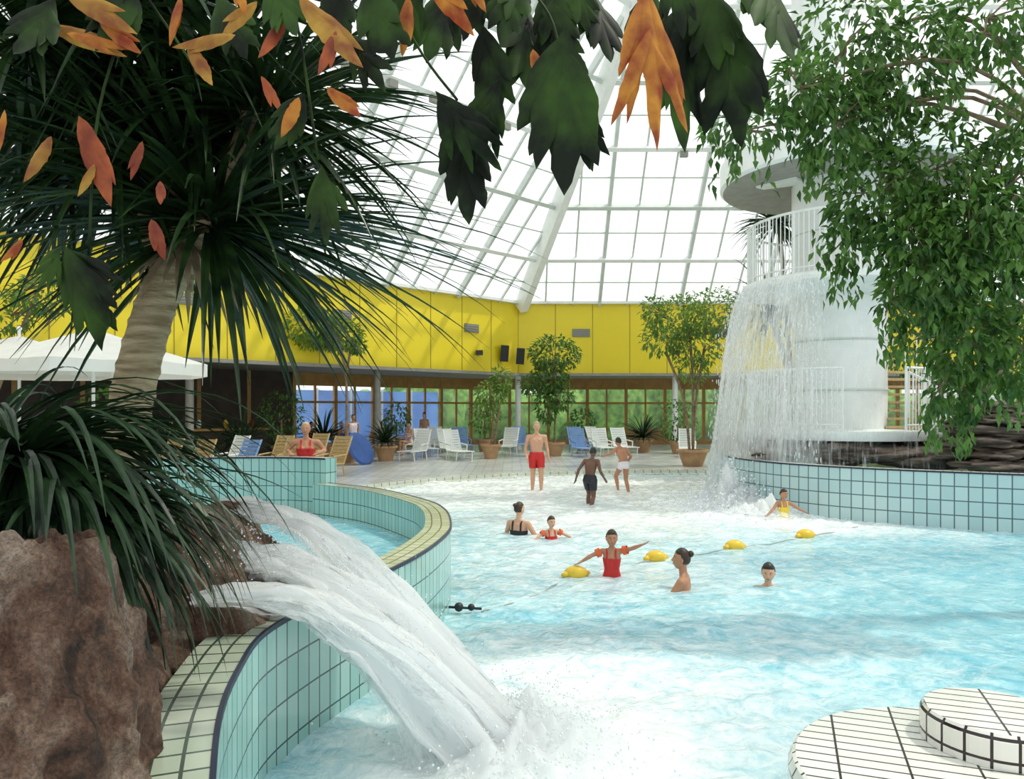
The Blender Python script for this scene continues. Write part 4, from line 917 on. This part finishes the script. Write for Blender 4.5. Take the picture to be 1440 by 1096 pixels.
    for sg in (-1, 1):
        put((sg * .0165, -.0408, .0035), (.0072 * hs, .0050 * hs, .0040 * hs), 'eyew', None, 12, 8); put((sg * .0165, -.0450, .0035), (.0032 * hs, .0014 * hs, .0034 * hs), 'eyek', None, 10, 6)
        put((sg * .0170, -.0440, .0085), (.0095 * hs, .0034 * hs, .0018 * hs), skin, None, 10, 6)
        put((sg * .0175, -.0465, .0155), (.0095 * hs, .0024 * hs, .0015 * hs), hair, None, 10, 6)
        put((sg * .0435, .004, -.002), (.0045 * hs, .010 * hs, .016 * hs), skin, None, 10, 8)
    put((0, -.0480, -.0315), (.0125 * hs, .0026 * hs, .0020 * hs), 'lip', None, 12, 6); put((0, -.0476, -.0352), (.0110 * hs, .0027 * hs, .0022 * hs), 'lip', None, 12, 6)
    def hair_fn(p):
        z = p.z / c_; y = p.y / b_; x = p.x / a_
        if y < -.25: cut = .52 - .10 * abs(x) * (y > -.7)
        elif y < .12: cut = .52 - (y + .25) * 1.7
        else: cut = -.12 - (y - .12) * .35
        if style in ('long', 'bun') and y > .12: cut = -.45
        g = 1.085 + .025 * noise.noise(Vector((p.x * 260, p.y * 60, p.z * 60)))
        if style == 'full': g += .05
        e = (z - cut) / .16
        if e < 0: g = .88
        elif e < 1: g = 1.01 + (g - 1.01) * e
        return hdf(p.copy(), False) * g
    put((0, .002, .002), (a_, b_, c_), hair, hair_fn, 56, 44)
    if style == 'bun': put((0, .056, .040), (.024 * hs, .021 * hs, .022 * hs), hair, lambda p: p * (1 + .06 * noise.noise(p * 200)), 16, 12)
    o2 = out.build(name, True); o2.location = loc; o2.rotation_euler = (0, 0, math.radians(yaw)); o2.scale = (H, H, H)
    return o2
shorts = lambda m: [(m, 'shorts', .012)]
trunks = lambda m: [(m, 'trunks', .005)]
suit = lambda m: [(m, 'suit', .004)]
bands = [('redo', 'band', .020)]
human('woman_in_red_swimsuit', (-3.54, 12.83, .1), 8, 1.68, dict(elL=(.185, .03, .70), elR=(-.185, .03, .70), wrL=(.135, -.105, .685), wrR=(-.135, -.105, .685)), 'skint', 'hairg', suit('red'), 0, 0, 1.02, 'short', 1.15, True)
human('man_in_red_shorts', (.60, 18.2, -.12), 0, 1.82, dict(knL=(.06, -.05, .29), anL=(.06, -.01, .05), knR=(-.05, .0, .285), anR=(-.055, .07, .06), elL=(.14, .02, .64), wrL=(.16, -.02, .5), elR=(-.15, .02, .64), wrR=(-.13, -.07, .52)), 'skin', 'hairg', shorts('red'), 0, 0, 1, 'short', 1.1)
human('boy_wading', (1.63, 15.6, -.24), 150, 1.45, dict(che=(0, -.03, .72), nk=(0, -.07, .81), hd=(0, -.11, .91), shL=(.10, -.05, .79), shR=(-.10, -.05, .79), elL=(.17, .02, .66), wrL=(.22, .0, .53), elR=(-.16, -.0, .65), wrR=(-.18, -.10, .54), knL=(.06, -.10, .31), anL=(.06, -.05, .07), anR=(-.055, .12, .07), knR=(-.055, .0, .28)), 'skind', 'hairk', shorts('blackf'), 10, 15, 1.08)
human('youth_in_white_trunks', (2.70, 18.1, -.16), 205, 1.52, dict(che=(0, -.05, .71), nk=(0, -.10, .79), hd=(0, -.15, .885), shL=(.10, -.08, .77), shR=(-.10, -.08, .77), elL=(.15, -.16, .69), wrL=(.17, -.28, .66), elR=(-.17, -.04, .65), wrR=(-.17, -.14, .55), knL=(.06, -.13, .33), anL=(.06, -.06, .12), anR=(-.055, .08, .05)), 'skint', 'hairk', trunks('whitef'), 0, 10, 1.06)
human('woman_in_black_swimsuit', (.11, 11.9, -1.12), 150, 1.64, dict(elL=(.16, -.03, .67), wrL=(.19, -.1, .64), elR=(-.17, -.02, .68), wrR=(-.25, -.07, .66)), 'skin', 'hairb', suit('blackf'), -20, 0, 1.0, 'bun', 1, True)
human('child_with_red_armbands', (.60, 11.45, -.72), 20, 1.06, dict(elL=(.2, -.02, .74), wrL=(.28, -.06, .70), elR=(-.19, -.02, .74), wrR=(-.27, -.06, .70)), 'skin', 'hairb', suit('red') + bands, 0, 0, 1.25, 'full')
human('girl_in_red_swimsuit', (1.19, 8.9, -.62), -12, 1.16, dict(shL=(.098, 0, .80), shR=(-.098, 0, .79), elL=(.20, -.02, .83), wrL=(.30, -.04, .875), elR=(-.20, -.03, .75), wrR=(-.30, -.06, .69)), 'skint', 'hairb', suit('red') + bands, 10, 0, 1.28, 'full')
human('woman_with_hair_bun', (1.90, 8.3, -1.20), -110, 1.65, dict(elL=(.15, -.08, .66), wrL=(.12, -.2, .66), elR=(-.15, -.06, .66), wrR=(-.12, -.2, .66)), 'skint', 'hairb', [], 10, -5, 1.05, 'bun', 1, True)
human('boy_with_dark_hair', (2.88, 8.4, -1.12), -5, 1.38, dict(elL=(.16, -.05, .68), wrL=(.2, -.1, .68), elR=(-.16, -.05, .68), wrR=(-.2, -.12, .68)), 'skin', 'hairk', trunks('bluef'), -15, 8, 1.15, 'full')
human('child_in_yellow_swimsuit', (4.98, 13.7, -.66), 10, 1.18, dict(elL=(.2, -.04, .72), wrL=(.29, -.10, .66), elR=(-.2, -.04, .70), wrR=(-.29, -.08, .64)), 'skint', 'hairb', suit('yellowf'), 15, 5, 1.2)
sit = dict(knL=(.06, -.24, .52), knR=(-.06, -.24, .52), anL=(.06, -.25, .28), anR=(-.06, -.25, .28), elL=(.14, -.06, .65), wrL=(.08, -.18, .62), elR=(-.14, -.06, .65), wrR=(-.08, -.18, .62))
for i, (x, y, yw, sk, g) in enumerate(((-5.5, 30.2, 30, 'skint', 'redo'), (-4.2, 30.6, -40, 'skin', 'whitef'), (-6.9, 30.2, 60, 'skin', 'bluef'), (-5.6, 31.9, 150, 'skint', 'yellowf'), (-8.4, 31.2, 80, 'skin', 'red'))):
    c = MB()
    for (a, b) in ((-.2, -.2), (.2, -.2), (.2, .2), (-.2, .2)): c.tube([(x + a, y + b, .1), (x + a, y + b, .52)], .02, 'white', 6)
    c.box((x, y, .53), (.46, .46, .04), 'white'); c.box((x - .2 * math.sin(math.radians(yw)), y + .22 * math.cos(math.radians(yw)), .8), (.42, .03, .5), 'white', math.radians(yw)); c.build('cafe_chair')
    human('seated_guest', (x, y, -.235), yw, 1.7, sit, sk, ['hairb', 'hairk', 'hairg', 'hairb', 'hairk'][i], suit(g))
human('standing_guest', (-6.0, 28.2, .1), 30, 1.7, None, 'skint', 'hairb', [('whitef', 'top', .008)] + shorts('bluef'))
human('standing_guest', (-3.9, 33.2, .1), -20, 1.75, None, 'skin', 'hairk', shorts('bluef'))
